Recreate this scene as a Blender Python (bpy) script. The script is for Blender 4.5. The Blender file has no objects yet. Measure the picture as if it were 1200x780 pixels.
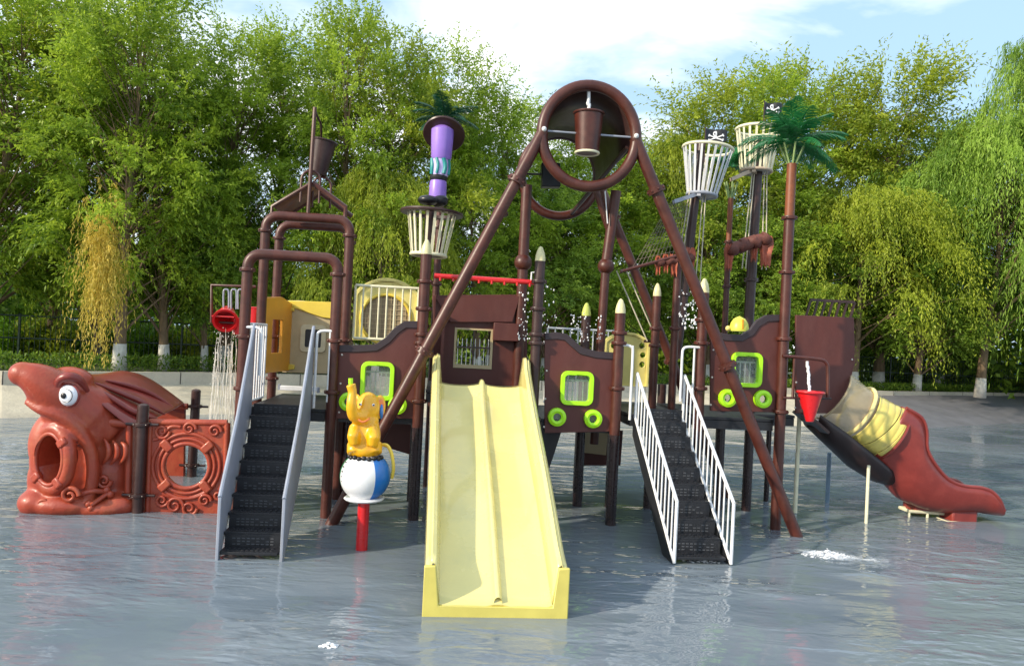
import bpy, bmesh, math, random
import numpy as np
from mathutils import Vector, Matrix
from mathutils.geometry import tessellate_polygon
R_ = math.radians
random.seed(7); rng = np.random.default_rng(11)
sc = bpy.context.scene; col = sc.collection

# ------------------------------------------------------------------ camera
CAMH = 2.9; FPX = 900.0
cam = bpy.data.objects.new('camera', bpy.data.cameras.new('camera')); col.objects.link(cam)
camR = Matrix.Rotation(R_(90.51), 3, 'X') @ Matrix.Rotation(R_(2.8), 3, 'Z')
cam.location = (0, 0, CAMH); cam.rotation_euler = camR.to_euler()
cam.data.sensor_width = 36; cam.data.lens = 27; cam.data.clip_end = 3000; cam.data.clip_start = 0.05
sc.camera = cam

# ------------------------------------------------------------------ world and sun
SUNV = Vector((-0.80, -0.52, 0.46)).normalized()
world = bpy.data.worlds.new("World"); sc.world = world; world.use_nodes = True
wn = world.node_tree.nodes; wl = world.node_tree.links; wn.clear()
wo = wn.new('ShaderNodeOutputWorld'); bg = wn.new('ShaderNodeBackground')
sky = wn.new('ShaderNodeTexSky'); sky.sky_type = 'NISHITA'; sky.sun_disc = False
sky.sun_elevation = math.asin(SUNV.z); sky.sun_rotation = math.atan2(SUNV.x, SUNV.y)
sky.air_density = 1.0; sky.dust_density = 1.2; sky.ozone_density = 1.6
tc = wn.new('ShaderNodeTexCoord')
mp = wn.new('ShaderNodeMapping'); mp.inputs['Scale'].default_value = (1.0, 1.0, 2.6); mp.inputs['Location'].default_value = (0.33, 0.1, 0.12)
wl.new(tc.outputs['Generated'], mp.inputs['Vector'])
nz = wn.new('ShaderNodeTexNoise'); nz.inputs['Scale'].default_value = 2.1; nz.inputs['Detail'].default_value = 7; nz.inputs['Roughness'].default_value = 0.52; nz.inputs['Distortion'].default_value = 0.35
wl.new(mp.outputs[0], nz.inputs['Vector'])
cr = wn.new('ShaderNodeValToRGB'); cr.color_ramp.elements[0].position = 0.46; cr.color_ramp.elements[1].position = 0.60
wl.new(nz.outputs['Fac'], cr.inputs['Fac'])
mx = wn.new('ShaderNodeMix'); mx.data_type = 'RGBA'
wl.new(cr.outputs['Color'], mx.inputs[0])
hz = wn.new('ShaderNodeMix'); hz.data_type = 'RGBA'; hz.inputs[0].default_value = 0.62   # thin veil of high cloud
wl.new(sky.outputs[0], hz.inputs[6]); hz.inputs[7].default_value = (4.6, 6.8, 9.2, 1)
wl.new(hz.outputs[2], mx.inputs[6]); mx.inputs[7].default_value = (10.2, 10.3, 10.4, 1)
wl.new(mx.outputs[2], bg.inputs['Color']); bg.inputs['Strength'].default_value = 0.125
wl.new(bg.outputs[0], wo.inputs[0])
sd = bpy.data.lights.new('sun', 'SUN'); sd.energy = 4.1; sd.angle = R_(1.5); sd.color = (1.0, 0.87, 0.68)
so = bpy.data.objects.new('sun', sd); col.objects.link(so); so.rotation_euler = SUNV.to_track_quat('Z', 'Y').to_euler(); so.location = (-20, -15, 20)
sc.view_settings.view_transform = 'Standard'; sc.view_settings.look = 'None'; sc.view_settings.gamma = 1
sc.view_settings.exposure = 0.36; sc.view_settings.use_curve_mapping = False
sc.render.resolution_x = 1024; sc.render.resolution_y = 665
sc.render.engine = 'CYCLES'
sc.cycles.max_bounces = 8; sc.cycles.transparent_max_bounces = 12; sc.cycles.caustics_reflective = False; sc.cycles.caustics_refractive = False

# ------------------------------------------------------------------ frames: S = play structure (turned 5.5 degrees), W = world
YAW = R_(5.5); SO = Vector((0, 12.25, 0))
UA = Vector((math.cos(YAW), math.sin(YAW), 0)); VA = Vector((-math.sin(YAW), math.cos(YAW), 0))
def ray(px, py): return camR @ Vector(((px - 600) / FPX, -(py - 390) / FPX, -1))
def Q(px, py, v=0.0):                       # survey: sight line met with the upright plane v metres behind the front row
    d = ray(px, py); c = Vector((0, 0, CAMH)); t = (v - (c - SO).dot(VA)) / d.dot(VA)
    p = c + d * t - SO
    return Vector((p.dot(UA), v, p.z))
def G(px, py, z=0.0):                       # sight line met with a level plane, world frame
    d = ray(px, py); return Vector((0, 0, CAMH)) + d * ((z - CAMH) / d.z)
def toS(p): q = Vector(p) - SO; return Vector((q.dot(UA), q.dot(VA), q.z))
def toW(p): return SO + UA * p[0] + VA * p[1] + Vector((0, 0, p[2]))
PX = 12.25 / 900                            # metres per photo pixel at the front row

# ------------------------------------------------------------------ materials
MATS = {}
def mat(name, color, rough=0.45, var=0.12, scale=6.0, bump=0.0, bscale=40.0, metal=0.0, spec=0.5, alpha=1.0, trans=0.0, dirt=None, dirt_amt=0.0, dscale=3.0, coat=0.0, stretch=1.0):
    if name in MATS: return MATS[name]
    m = bpy.data.materials.new(name); m.use_nodes = True; n = m.node_tree.nodes; l = m.node_tree.links
    b = n['Principled BSDF']; b.inputs['Roughness'].default_value = rough; b.inputs['Metallic'].default_value = metal
    b.inputs['Specular IOR Level'].default_value = spec; b.inputs['Alpha'].default_value = alpha
    b.inputs['Transmission Weight'].default_value = trans; b.inputs['Coat Weight'].default_value = coat
    t = n.new('ShaderNodeTexCoord'); mpp = n.new('ShaderNodeMapping'); mpp.inputs['Scale'].default_value = (1, 1, stretch)
    l.new(t.outputs['Object'], mpp.inputs['Vector'])
    nn = n.new('ShaderNodeTexNoise'); nn.inputs['Scale'].default_value = scale; nn.inputs['Detail'].default_value = 6; nn.inputs['Roughness'].default_value = 0.6
    l.new(mpp.outputs[0], nn.inputs['Vector'])
    r = n.new('ShaderNodeValToRGB'); e = r.color_ramp.elements; e[0].position = 0.3; e[1].position = 0.7
    c = Vector(color)
    e[0].color = (*(c * (1 - var)), 1); e[1].color = (*[min(1, x) for x in c * (1 + var)], 1)
    l.new(nn.outputs['Fac'], r.inputs['Fac']); last = r.outputs['Color']
    if dirt is not None:
        d = n.new('ShaderNodeTexNoise'); d.inputs['Scale'].default_value = dscale; d.inputs['Detail'].default_value = 8; d.inputs['Roughness'].default_value = 0.7
        l.new(mpp.outputs[0], d.inputs['Vector'])
        rr = n.new('ShaderNodeValToRGB'); rr.color_ramp.elements[0].position = 0.48; rr.color_ramp.elements[1].position = 0.72
        rr.color_ramp.elements[1].color = (dirt_amt, dirt_amt, dirt_amt, 1)
        l.new(d.outputs['Fac'], rr.inputs['Fac'])
        x = n.new('ShaderNodeMix'); x.data_type = 'RGBA'; l.new(rr.outputs['Color'], x.inputs[0]); l.new(last, x.inputs[6]); x.inputs[7].default_value = (*dirt, 1)
        last = x.outputs[2]
    l.new(last, b.inputs['Base Color'])
    mr = n.new('ShaderNodeMapRange'); mr.inputs['To Min'].default_value = max(0.02, rough - 0.1); mr.inputs['To Max'].default_value = min(1, rough + 0.14)
    l.new(nn.outputs['Fac'], mr.inputs['Value']); l.new(mr.outputs[0], b.inputs['Roughness'])
    if bump > 0:
        bn = n.new('ShaderNodeTexNoise'); bn.inputs['Scale'].default_value = bscale; bn.inputs['Detail'].default_value = 4
        l.new(mpp.outputs[0], bn.inputs['Vector'])
        bb = n.new('ShaderNodeBump'); bb.inputs['Strength'].default_value = bump; bb.inputs['Distance'].default_value = 0.02
        l.new(bn.outputs['Fac'], bb.inputs['Height']); l.new(bb.outputs[0], b.inputs['Normal'])
    MATS[name] = m; return m
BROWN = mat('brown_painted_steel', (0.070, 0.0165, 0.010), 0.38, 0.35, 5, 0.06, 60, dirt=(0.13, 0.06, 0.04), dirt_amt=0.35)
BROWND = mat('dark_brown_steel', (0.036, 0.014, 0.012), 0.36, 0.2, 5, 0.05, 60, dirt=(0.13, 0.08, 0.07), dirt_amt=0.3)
SHADEWET = mat('shaded_wet_steel', (0.022, 0.011, 0.012), 0.25, 0.3, 5, 0.05, 60, dirt=(0.06, 0.03, 0.028), dirt_amt=0.4)  # wet steel, darkened further by painted-in shade below deck height
HULL = mat('brown_board', (0.092, 0.022, 0.016), 0.5, 0.16, 3.0, 0.06, 25, dirt=(0.15, 0.055, 0.045), dirt_amt=0.45, dscale=2.0, stretch=0.4)
TRIM = mat('dark_board_edge', (0.035, 0.022, 0.026), 0.5, 0.15, 8)
BLACK = mat('black_rubbery_steel', (0.014, 0.015, 0.019), 0.42, 0.3, 12, 0.2, 60)
CREAM = mat('cream_paint', (0.78, 0.74, 0.52), 0.38, 0.07, 9, dirt=(0.4, 0.33, 0.2), dirt_amt=0.3)
WHITE = mat('white_paint', (0.78, 0.79, 0.80), 0.35, 0.05, 9, dirt=(0.45, 0.42, 0.38), dirt_amt=0.3)
GREY = mat('grey_painted_steel', (0.30, 0.33, 0.40), 0.38, 0.10, 4, 0.03, 40, dirt=(0.25, 0.25, 0.26), dirt_amt=0.5)
SLIDE = mat('pale_yellow_fibreglass', (0.72, 0.64, 0.25), 0.24, 0.06, 1.6, 0.05, 8, dirt=(0.52, 0.50, 0.24), dirt_amt=0.5, dscale=1.3, coat=0.4)
YELLOW = mat('yellow_plastic', (0.80, 0.60, 0.07), 0.35, 0.08, 4, dirt=(0.6, 0.45, 0.12), dirt_amt=0.3, coat=0.2)
YELP = mat('pale_yellow_plastic', (0.78, 0.68, 0.22), 0.4, 0.08, 4, dirt=(0.55, 0.48, 0.2), dirt_amt=0.35)
ORANGE = mat('orange_plastic', (0.75, 0.33, 0.03), 0.4, 0.08, 4)
BEIGE = mat('beige_plastic', (0.52, 0.42, 0.24), 0.45, 0.08, 4)
LIME = mat('lime_green_plastic', (0.42, 0.85, 0.01), 0.35, 0.06, 7, coat=0.2)
RED = mat('red_plastic', (0.62, 0.012, 0.016), 0.28, 0.1, 6, coat=0.4)
BRICK = mat('terracotta_fibreglass', (0.34, 0.047, 0.020), 0.40, 0.16, 3, 0.22, 26, dirt=(0.48, 0.14, 0.05), dirt_amt=0.45, dscale=2.5, coat=0.15)
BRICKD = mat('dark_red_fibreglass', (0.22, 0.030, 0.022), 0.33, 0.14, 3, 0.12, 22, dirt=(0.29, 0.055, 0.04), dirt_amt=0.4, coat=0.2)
PURPLE = mat('purple_plastic', (0.30, 0.17, 0.62), 0.35, 0.07, 5, coat=0.2)
TEAL = mat('teal_plastic', (0.02, 0.28, 0.27), 0.4, 0.1, 5)
BLUE = mat('blue_plastic', (0.01, 0.17, 0.60), 0.3, 0.06, 5, coat=0.3)
DGREEN = mat('green_plastic', (0.02, 0.16, 0.06), 0.35, 0.06, 5)
PURE = mat('glossy_white_plastic', (0.80, 0.81, 0.84), 0.25, 0.03, 5, coat=0.3)
ELE = mat('golden_yellow_plastic', (0.80, 0.40, 0.005), 0.28, 0.09, 5, coat=0.4)
PINK = mat('orange_pink_plastic', (0.80, 0.22, 0.06), 0.4, 0.06, 5)
INK = mat('black_plastic', (0.012, 0.012, 0.014), 0.3, 0.1, 5)
MESH = mat('grey_brown_mesh', (0.34, 0.26, 0.16), 0.6, 0.25, 60)
CLOTH = mat('weathered_red_sailcloth', (0.40, 0.10, 0.055), 0.55, 0.25, 9, 0.3, 20, dirt=(0.10, 0.045, 0.035), dirt_amt=0.8, dscale=4)
ROPE = mat('pale_rope', (0.55, 0.50, 0.38), 0.7, 0.1, 20)
FENCE = mat('dark_green_fence_paint', (0.012, 0.035, 0.022), 0.4, 0.15, 9)
BARK = mat('grey_brown_bark', (0.19, 0.13, 0.075), 0.9, 0.35, 9, 0.9, 25, stretch=0.25)
LIMEW = mat('whitewashed_bark', (0.62, 0.60, 0.54), 0.85, 0.12, 14, 0.8, 25, dirt=(0.3, 0.26, 0.2), dirt_amt=0.6, dscale=6, stretch=0.4)
def glassy(name, tint, alpha, rough=0.08):
    m = bpy.data.materials.new(name); m.use_nodes = True; n = m.node_tree.nodes; l = m.node_tree.links
    b = n['Principled BSDF']; b.inputs['Base Color'].default_value = (*tint, 1); b.inputs['Roughness'].default_value = rough
    tr = n.new('ShaderNodeBsdfTransparent'); tr.inputs[0].default_value = (1, 1, 1, 1)
    mx_ = n.new('ShaderNodeMixShader'); ns = n.new('ShaderNodeTexNoise'); ns.inputs['Scale'].default_value = 5; ns.inputs['Detail'].default_value = 5
    tcc = n.new('ShaderNodeTexCoord'); l.new(tcc.outputs['Object'], ns.inputs['Vector'])
    mr = n.new('ShaderNodeMapRange'); mr.inputs['To Min'].default_value = max(0, alpha - 0.15); mr.inputs['To Max'].default_value = min(1, alpha + 0.15)
    l.new(ns.outputs['Fac'], mr.inputs['Value']); l.new(mr.outputs[0], mx_.inputs[0])
    l.new(tr.outputs[0], mx_.inputs[1]); l.new(b.outputs[0], mx_.inputs[2]); l.new(mx_.outputs[0], n['Material Output'].inputs[0])
    MATS[name] = m; return m
PANE = glassy('dusty_window_pane', (0.34, 0.34, 0.37), 0.28)
TUBEC = glassy('clear_yellowed_plastic', (0.62, 0.50, 0.30), 0.52, 0.2)
WATERFALL = glassy('falling_water', (0.92, 0.90, 0.82), 0.55, 0.15)
FOAM = mat('white_water', (0.85, 0.87, 0.9), 0.3, 0.05, 30)

# ------------------------------------------------------------------ mesh builder
class MB:
    def __init__(s): s.v = []; s.f = []; s.m = []; s.cm = 0
    def add(s, vs, fs):
        o = len(s.v); s.v += [Vector(x) for x in vs]; s.f += [tuple(i + o for i in f) for f in fs]; s.m += [s.cm] * len(fs); return s
    def box(s, c, d, rot=None):
        c = Vector(c); vs = []
        for x in (-.5, .5):
            for y in (-.5, .5):
                for z in (-.5, .5):
                    p = Vector((x * d[0], y * d[1], z * d[2]));  p = rot @ p if rot else p; vs.append(c + p)
        return s.add(vs, [(0, 1, 3, 2), (4, 6, 7, 5), (0, 4, 5, 1), (2, 3, 7, 6), (0, 2, 6, 4), (1, 5, 7, 3)])
    def tube(s, pts, r, n=12, closed=False, cap=True, rx=1.0):
        pts = [Vector(p) for p in pts]; k = len(pts); rs = r if isinstance(r, (list, tuple)) else [r] * k
        tang = []
        for i in range(k):
            a = pts[(i - 1) % k] if (closed or i) else pts[0]; b = pts[(i + 1) % k] if (closed or i < k - 1) else pts[-1]
            tang.append((b - a).normalized())
        up = Vector((0, 0, 1)) if abs(tang[0].z) < 0.9 else Vector((0, 1, 0))
        nrm = (up - tang[0] * up.dot(tang[0])).normalized(); vs = []; fs = []
        for i in range(k):
            nrm = (nrm - tang[i] * nrm.dot(tang[i])).normalized(); bi = tang[i].cross(nrm)
            for j in range(n):
                a = 2 * math.pi * j / n; vs.append(pts[i] + (nrm * math.cos(a) * rx + bi * math.sin(a)) * rs[i])
        for i in range(k if closed else k - 1):
            for j in range(n):
                i2 = (i + 1) % k; fs.append((i * n + j, i * n + (j + 1) % n, i2 * n + (j + 1) % n, i2 * n + j))
        if cap and not closed:
            fs.append(tuple(range(n))[::-1]); fs.append(tuple((k - 1) * n + j for j in range(n)))
        return s.add(vs, fs)
    def lathe(s, prof, c, n=24, M=None, sx=1, sy=1, a0=0, a1=2 * math.pi, close=True):
        c = Vector(c); vs = []; fs = []; full = abs(a1 - a0 - 2 * math.pi) < 1e-6; nn = n if full else n + 1
        for (r, z) in prof:
            for j in range(nn):
                a = a0 + (a1 - a0) * j / n; p = Vector((r * math.cos(a) * sx, r * math.sin(a) * sy, z)); vs.append(c + (M @ p if M else p))
        for i in range(len(prof) - 1):
            for j in range(n):
                j2 = (j + 1) % nn; fs.append((i * nn + j, i * nn + j2, (i + 1) * nn + j2, (i + 1) * nn + j))
        if full and close:
            if prof[0][0] > 1e-5: fs.append(tuple(range(nn))[::-1])
            if prof[-1][0] > 1e-5: fs.append(tuple((len(prof) - 1) * nn + j for j in range(nn)))
        return s.add(vs, fs)
    def ball(s, c, r, n=20, M=None, sz=(1, 1, 1)):
        c = Vector(c); vs = []; fs = []; k = n // 2
        for i in range(k + 1):
            t = math.pi * i / k
            for j in range(n):
                a = 2 * math.pi * j / n; p = Vector((math.sin(t) * math.cos(a) * sz[0], math.sin(t) * math.sin(a) * sz[1], math.cos(t) * sz[2])) * r
                vs.append(c + (M @ p if M else p))
        for i in range(k):
            for j in range(n): fs.append((i * n + j, (i + 1) * n + j, (i + 1) * n + (j + 1) % n, i * n + (j + 1) % n))
        return s.add(vs, fs)
    def torus(s, c, R, r, M=None, n=40, m=10, sx=1, sy=1):
        pts = []
        for j in range(n):
            a = 2 * math.pi * j / n; p = Vector((R * math.cos(a) * sx, R * math.sin(a) * sy, 0)); pts.append(Vector(c) + (M @ p if M else p))
        return s.tube(pts, r, m, closed=True)
    def prism(s, outer, holes, v0, v1, place=None):      # outline in (u,z), thickness along v
        place = place or (lambda a, b, t: Vector((a, t, b)))
        loops = [outer] + (holes or [])
        tri = tessellate_polygon([[Vector((p[0], p[1], 0)) for p in lp] for lp in loops])
        flat = [p for lp in loops for p in lp]; n = len(flat)
        vs = [place(p[0], p[1], v0) for p in flat] + [place(p[0], p[1], v1) for p in flat]
        fs = [tuple(t) for t in tri] + [tuple(i + n for i in reversed(t)) for t in tri]
        o = 0
        for lp in loops:
            k = len(lp)
            for i in range(k): a = o + i; b = o + (i + 1) % k; fs.append((a, b, b + n, a + n))
            o += k
        return s.add(vs, fs)
    def loft(s, secs, closed=False):
        n = len(secs[0]); vs = [p for q in secs for p in q]; fs = []
        for i in range(len(secs) - 1):
            for j in range(n if closed else n - 1): fs.append((i * n + j, i * n + (j + 1) % n, (i + 1) * n + (j + 1) % n, (i + 1) * n + j))
        return s.add(vs, fs)
    def build(s, name, m, parent=None, origin=None, frame='S', bevel=0.0, angle=40, solid=0.0, sub=0):
        me = bpy.data.meshes.new(name)
        if parent is not None: origin = Vector(parent['_o']) if parent.get('_o') is not None else Vector((0, 0, 0)); frame = parent['_f']
        if origin is None: origin = Vector((0, 0, 0))
        origin = Vector(origin)
        me.from_pydata([tuple(p - origin) for p in s.v], [], s.f); 
        bm = bmesh.new(); bm.from_mesh(me); bmesh.ops.recalc_face_normals(bm, faces=bm.faces); bm.to_mesh(me); bm.free()
        for x in (m if isinstance(m, (list, tuple)) else [m]): me.materials.append(x)
        if isinstance(m, (list, tuple)): me.polygons.foreach_set('material_index', s.m)
        me.polygons.foreach_set('use_smooth', [len(s.f) > 2] * len(me.polygons)); me.set_sharp_from_angle(angle=R_(angle)); me.update()
        o = bpy.data.objects.new(name, me); col.objects.link(o)
        if parent is not None: o.parent = parent
        else:
            o.location = toW(origin) if frame == 'S' else origin
            if frame == 'S': o.rotation_euler.z = YAW
        o['_o'] = tuple(origin); o['_f'] = frame
        if solid: q = o.modifiers.new('solid', 'SOLIDIFY'); q.thickness = solid; q.offset = 0
        if sub: q = o.modifiers.new('sub', 'SUBSURF'); q.levels = sub; q.render_levels = sub
        if bevel: q = o.modifiers.new('bevel', 'BEVEL'); q.width = bevel; q.segments = 2; q.limit_method = 'ANGLE'; q.angle_limit = R_(40)
        return o
def tag(o, label, cat, group=None, kind=None):
    if label: o['label'] = label
    if cat: o['category'] = cat
    if group: o['group'] = group
    if kind: o['kind'] = kind
    return o
def thing(name, label, cat, origin, group=None, frame='S'):
    o = bpy.data.objects.new(name, None); col.objects.link(o); origin = Vector(origin)
    o.location = toW(origin) if frame == 'S' else origin
    if frame == 'S': o.rotation_euler.z = YAW
    o['_o'] = tuple(origin); o['_f'] = frame; o.empty_display_size = 0.2
    return tag(o, label, cat, group)
def copy_tree(o, parent=None):
    c = o.copy(); col.objects.link(c); c.parent = parent
    for ch in list(o.children):
        copy_tree(ch, c)
    return c
def arc2(cx, cz, r, a0, a1, n=10, rz=None):
    rz = rz or r
    return [(cx + r * math.cos(R_(a0 + (a1 - a0) * i / n)), cz + rz * math.sin(R_(a0 + (a1 - a0) * i / n))) for i in range(n + 1)]
def rrect(x0, x1, z0, z1, r):
    return arc2(x1 - r, z1 - r, r, 0, 90, 4) + arc2(x0 + r, z1 - r, r, 90, 180, 4) + arc2(x0 + r, z0 + r, r, 180, 270, 4) + arc2(x1 - r, z0 + r, r, 270, 360, 4)
def circ(cx, cz, r, n=24): return [(cx + r * math.cos(2 * math.pi * i / n), cz + r * math.sin(2 * math.pi * i / n)) for i in range(n)]
def smooth(pts, n=6, closed=False):            # Catmull-Rom
    P = [Vector(p) for p in pts]; out = []; k = len(P)
    for i in range(k if closed else k - 1):
        if closed: p0, p1, p2, p3 = P[(i - 1) % k], P[i], P[(i + 1) % k], P[(i + 2) % k]
        else: p0, p1, p2, p3 = P[max(i - 1, 0)], P[i], P[i + 1], P[min(i + 2, k - 1)]
        for j in range(n):
            t = j / n; out.append(0.5 * ((2 * p1) + (p2 - p0) * t + (2 * p0 - 5 * p1 + 4 * p2 - p3) * t * t + (3 * p1 - p0 - 3 * p2 + p3) * t ** 3))
    if not closed: out.append(P[-1])
    return out
RX90 = Matrix.Rotation(R_(90), 3, 'X')          # turns a ring in xy to face along v

# ------------------------------------------------------------------ the setting: water, ground, banks
def emit_mesh(name, vs, fs, m, kind='structure'):
    me = bpy.data.meshes.new(name); me.from_pydata([tuple(v) for v in vs], [], fs); me.materials.append(m); me.update()
    o = bpy.data.objects.new(name, me); col.objects.link(o)
    if kind: o['kind'] = kind
    return o
wm = bpy.data.materials.new('pool_water'); wm.use_nodes = True; n = wm.node_tree.nodes; l = wm.node_tree.links
b = n['Principled BSDF']; b.inputs['Roughness'].default_value = 0.05; b.inputs['IOR'].default_value = 1.38
geo = n.new('ShaderNodeNewGeometry')
def wnoise(scale, sx, sy, det, dist=0.0, rot=0.0):
    mm = n.new('ShaderNodeMapping'); mm.inputs['Scale'].default_value = (sx, sy, 1); mm.inputs['Rotation'].default_value = (0, 0, R_(rot)); l.new(geo.outputs['Position'], mm.inputs['Vector'])
    q = n.new('ShaderNodeTexNoise'); q.inputs['Scale'].default_value = scale; q.inputs['Detail'].default_value = det; q.inputs['Distortion'].default_value = dist
    l.new(mm.outputs[0], q.inputs['Vector']); return q
def math_(op, a, b_):
    q = n.new('ShaderNodeMath'); q.operation = op
    for i, x in enumerate((a, b_)):
        if isinstance(x, (int, float)): q.inputs[i].default_value = x
        else: l.new(x, q.inputs[i])
    return q.outputs[0]
n1 = wnoise(1.0, 1.5, 3.4, 2, 0.5, 6); n2 = wnoise(1.0, 5.0, 9.0, 2, 0.3, -12); n3 = wnoise(0.22, 1, 1.3, 2, .6); n4 = wnoise(1.0, 0.4, 1.1, 2, 0.3, 15)
pr = n.new('ShaderNodeMapRange'); pr.inputs['From Min'].default_value = 0.38; pr.inputs['From Max'].default_value = 0.62; pr.inputs['To Min'].default_value = 0.12; pr.inputs['To Max'].default_value = 1.25
l.new(n3.outputs['Fac'], pr.inputs['Value'])
hgt = math_('ADD', math_('ADD', math_('MULTIPLY', n1.outputs['Fac'], 0.6), math_('MULTIPLY', n2.outputs['Fac'], 0.16)), math_('MULTIPLY', n4.outputs['Fac'], 0.5))
hgt = math_('MULTIPLY', hgt, pr.outputs[0])
bu = n.new('ShaderNodeBump'); bu.inputs['Strength'].default_value = 0.6; bu.inputs['Distance'].default_value = 0.12
l.new(hgt, bu.inputs['Height']); l.new(bu.outputs[0], b.inputs['Normal'])
wr = n.new('ShaderNodeValToRGB'); wr.color_ramp.elements[0].color = (0.150, 0.188, 0.225, 1); wr.color_ramp.elements[1].color = (0.195, 0.232, 0.265, 1)
wr.color_ramp.elements[0].position = 0.35; wr.color_ramp.elements[1].position = 0.65
n5 = wnoise(0.35, 1, 1.6, 5, 0.5); l.new(n5.outputs['Fac'], wr.inputs['Fac']); l.new(wr.outputs[0], b.inputs['Base Color'])

shore = [(-14.2, 21.6), (-9.2, 25.4), (-1, 28), (8.2, 30.0), (17.3, 32.5), (27, 39.5), (40, 44), (50, 30), (48, 5), (30, -9), (0, -12), (-30, -9), (-42, 5), (-34, 17), (-20, 20.2)]
top = [(-15.3, 23.2), (-10.2, 28.0), (-1, 32), (8.5, 35.6), (20.0, 40.0), (31, 46.5), (43, 50), (58, 32), (56, 2), (33, -15), (0, -18), (-33, -15), (-49, 3), (-40, 20), (-22, 22.3)]
K = len(shore)
def dens(P):
    out = []
    for i in range(len(P)):
        a, b_ = Vector((*P[i], 0)), Vector((*P[(i + 1) % len(P)], 0))
        for j in range(4): out.append(a.lerp(b_, j / 4))
    return out
SH = dens(shore); TP = dens(top); N = len(SH)
water = emit_mesh('water', [(-60, -30, 0), (70, -30, 0), (70, 60, 0), (-60, 60, 0)], [(0, 1, 2, 3)], wm)
concrete = mat('sunbleached_concrete', (0.58, 0.52, 0.40), 0.85, 0.14, 1.2, 0.5, 14, dirt=(0.22, 0.20, 0.17), dirt_amt=0.6, dscale=0.9)
asphalt = mat('grey_pool_lining', (0.17, 0.17, 0.19), 0.55, 0.2, 1.0, 0.5, 14, dirt=(0.20, 0.20, 0.22), dirt_amt=0.7, dscale=1.4)
wallm = mat('cast_concrete', (0.52, 0.47, 0.37), 0.85, 0.14, 2.0, 0.4, 18, dirt=(0.2, 0.18, 0.15), dirt_amt=0.6, dscale=2)
def banktop(i): return 0.80 if TP[i].x < 5 else min(1.02, 0.80 + (TP[i].x - 5) * 0.012)
iA = [i for i in range(N)]; split = 14                      # lining changes where the bank turns right
def bankmesh(name, idx, m):
    vs = []; fs = []
    for i in idx:
        a = SH[i % N]; t = TP[i % N]; d = (a - t) * 0.25
        vs += [(a.x + d.x, a.y + d.y, -0.25), (a.x, a.y, 0.0), ((a.x + t.x) / 2, (a.y + t.y) / 2, banktop(i % N) * 0.52), (t.x, t.y, banktop(i % N))]
    for k in range(len(idx) - 1):
        for j in range(3): fs.append((k * 4 + j, k * 4 + 4 + j, k * 4 + 5 + j, k * 4 + 1 + j))
    return emit_mesh(name, vs, fs, m)
bankmesh('pool_bank', list(range(split, split + 22)), asphalt)
bankmesh('pool_bank_pale', list(range(split + 22, N + split + 1)), concrete)
# kerb wall along the top of the bank
def off(i, d):
    t = TP[i % N]; o = (t - Vector((0, 12, 0))); o.normalize(); return t + o * d
WT = 1.20; GZ = 1.13
vs = []; fs = []
for i in range(N):
    for (d, z) in ((-.02, banktop(i) - 0.05), (-.02, WT if TP[i].x < 12 else WT - .0), (.34, WT if TP[i].x < 12 else WT), (.34, GZ - 0.1)):
        p = off(i, d); vs.append((p.x, p.y, z))
for i in range(N):
    for j in range(3): a = i * 4 + j; c = ((i + 1) % N) * 4 + j; fs.append((a, c, c + 1, a + 1))
kerb = emit_mesh('kerb_wall', vs, fs, wallm, None)
tag(kerb, 'low pale concrete wall running along the top of the far pool bank', 'wall')
kerb['_o'] = (0, 0, 0); kerb['_f'] = 'W'; jm = mat('dark_joint', (.06, .05, .045), .9)
for i in range(N):                                             # expansion joints
    p = off(i, -.02)
    if p.y > 18 and abs(p.x) < 32:
        d = (off(i, 1) - off(i, 0)).normalized(); M = Matrix.Rotation(math.atan2(d.y, d.x), 3, 'Z')
        MB().box((p.x, p.y, 1.0), (.012, .03, .42), M).build('joint', jm, kerb)
# ground: one sheet from behind the wall to the horizon
gm = bpy.data.materials.new('ground_grass'); gm.use_nodes = True; n = gm.node_tree.nodes; l = gm.node_tree.links; b = n['Principled BSDF']; b.inputs['Roughness'].default_value = 0.95
q = n.new('ShaderNodeTexNoise'); q.inputs['Scale'].default_value = 0.8; q.inputs['Detail'].default_value = 8
g2 = n.new('ShaderNodeNewGeometry'); l.new(g2.outputs['Position'], q.inputs['Vector'])
r = n.new('ShaderNodeValToRGB'); r.color_ramp.elements[0].color = (0.03, 0.055, 0.015, 1); r.color_ramp.elements[1].color = (0.09, 0.10, 0.045, 1); r.color_ramp.elements[0].position = .35; r.color_ramp.elements[1].position = .7
l.new(q.outputs['Fac'], r.inputs['Fac']); l.new(r.outputs[0], b.inputs['Base Color'])
vs = []; fs = []
rings = [lambda i: off(i, 0.30), lambda i: off(i, 12), lambda i: off(i, 60), lambda i: Vector((0, 12, 0)) + (off(i, 0) - Vector((0, 12, 0))).normalized() * 900]
for i in range(N):
    for rr in rings: p = rr(i); vs.append((p.x, p.y, GZ))
for i in range(N):
    for j in range(3): a = i * 4 + j; c = ((i + 1) % N) * 4 + j; fs.append((a, c, c + 1, a + 1))
emit_mesh('ground', vs, fs, gm)

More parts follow.
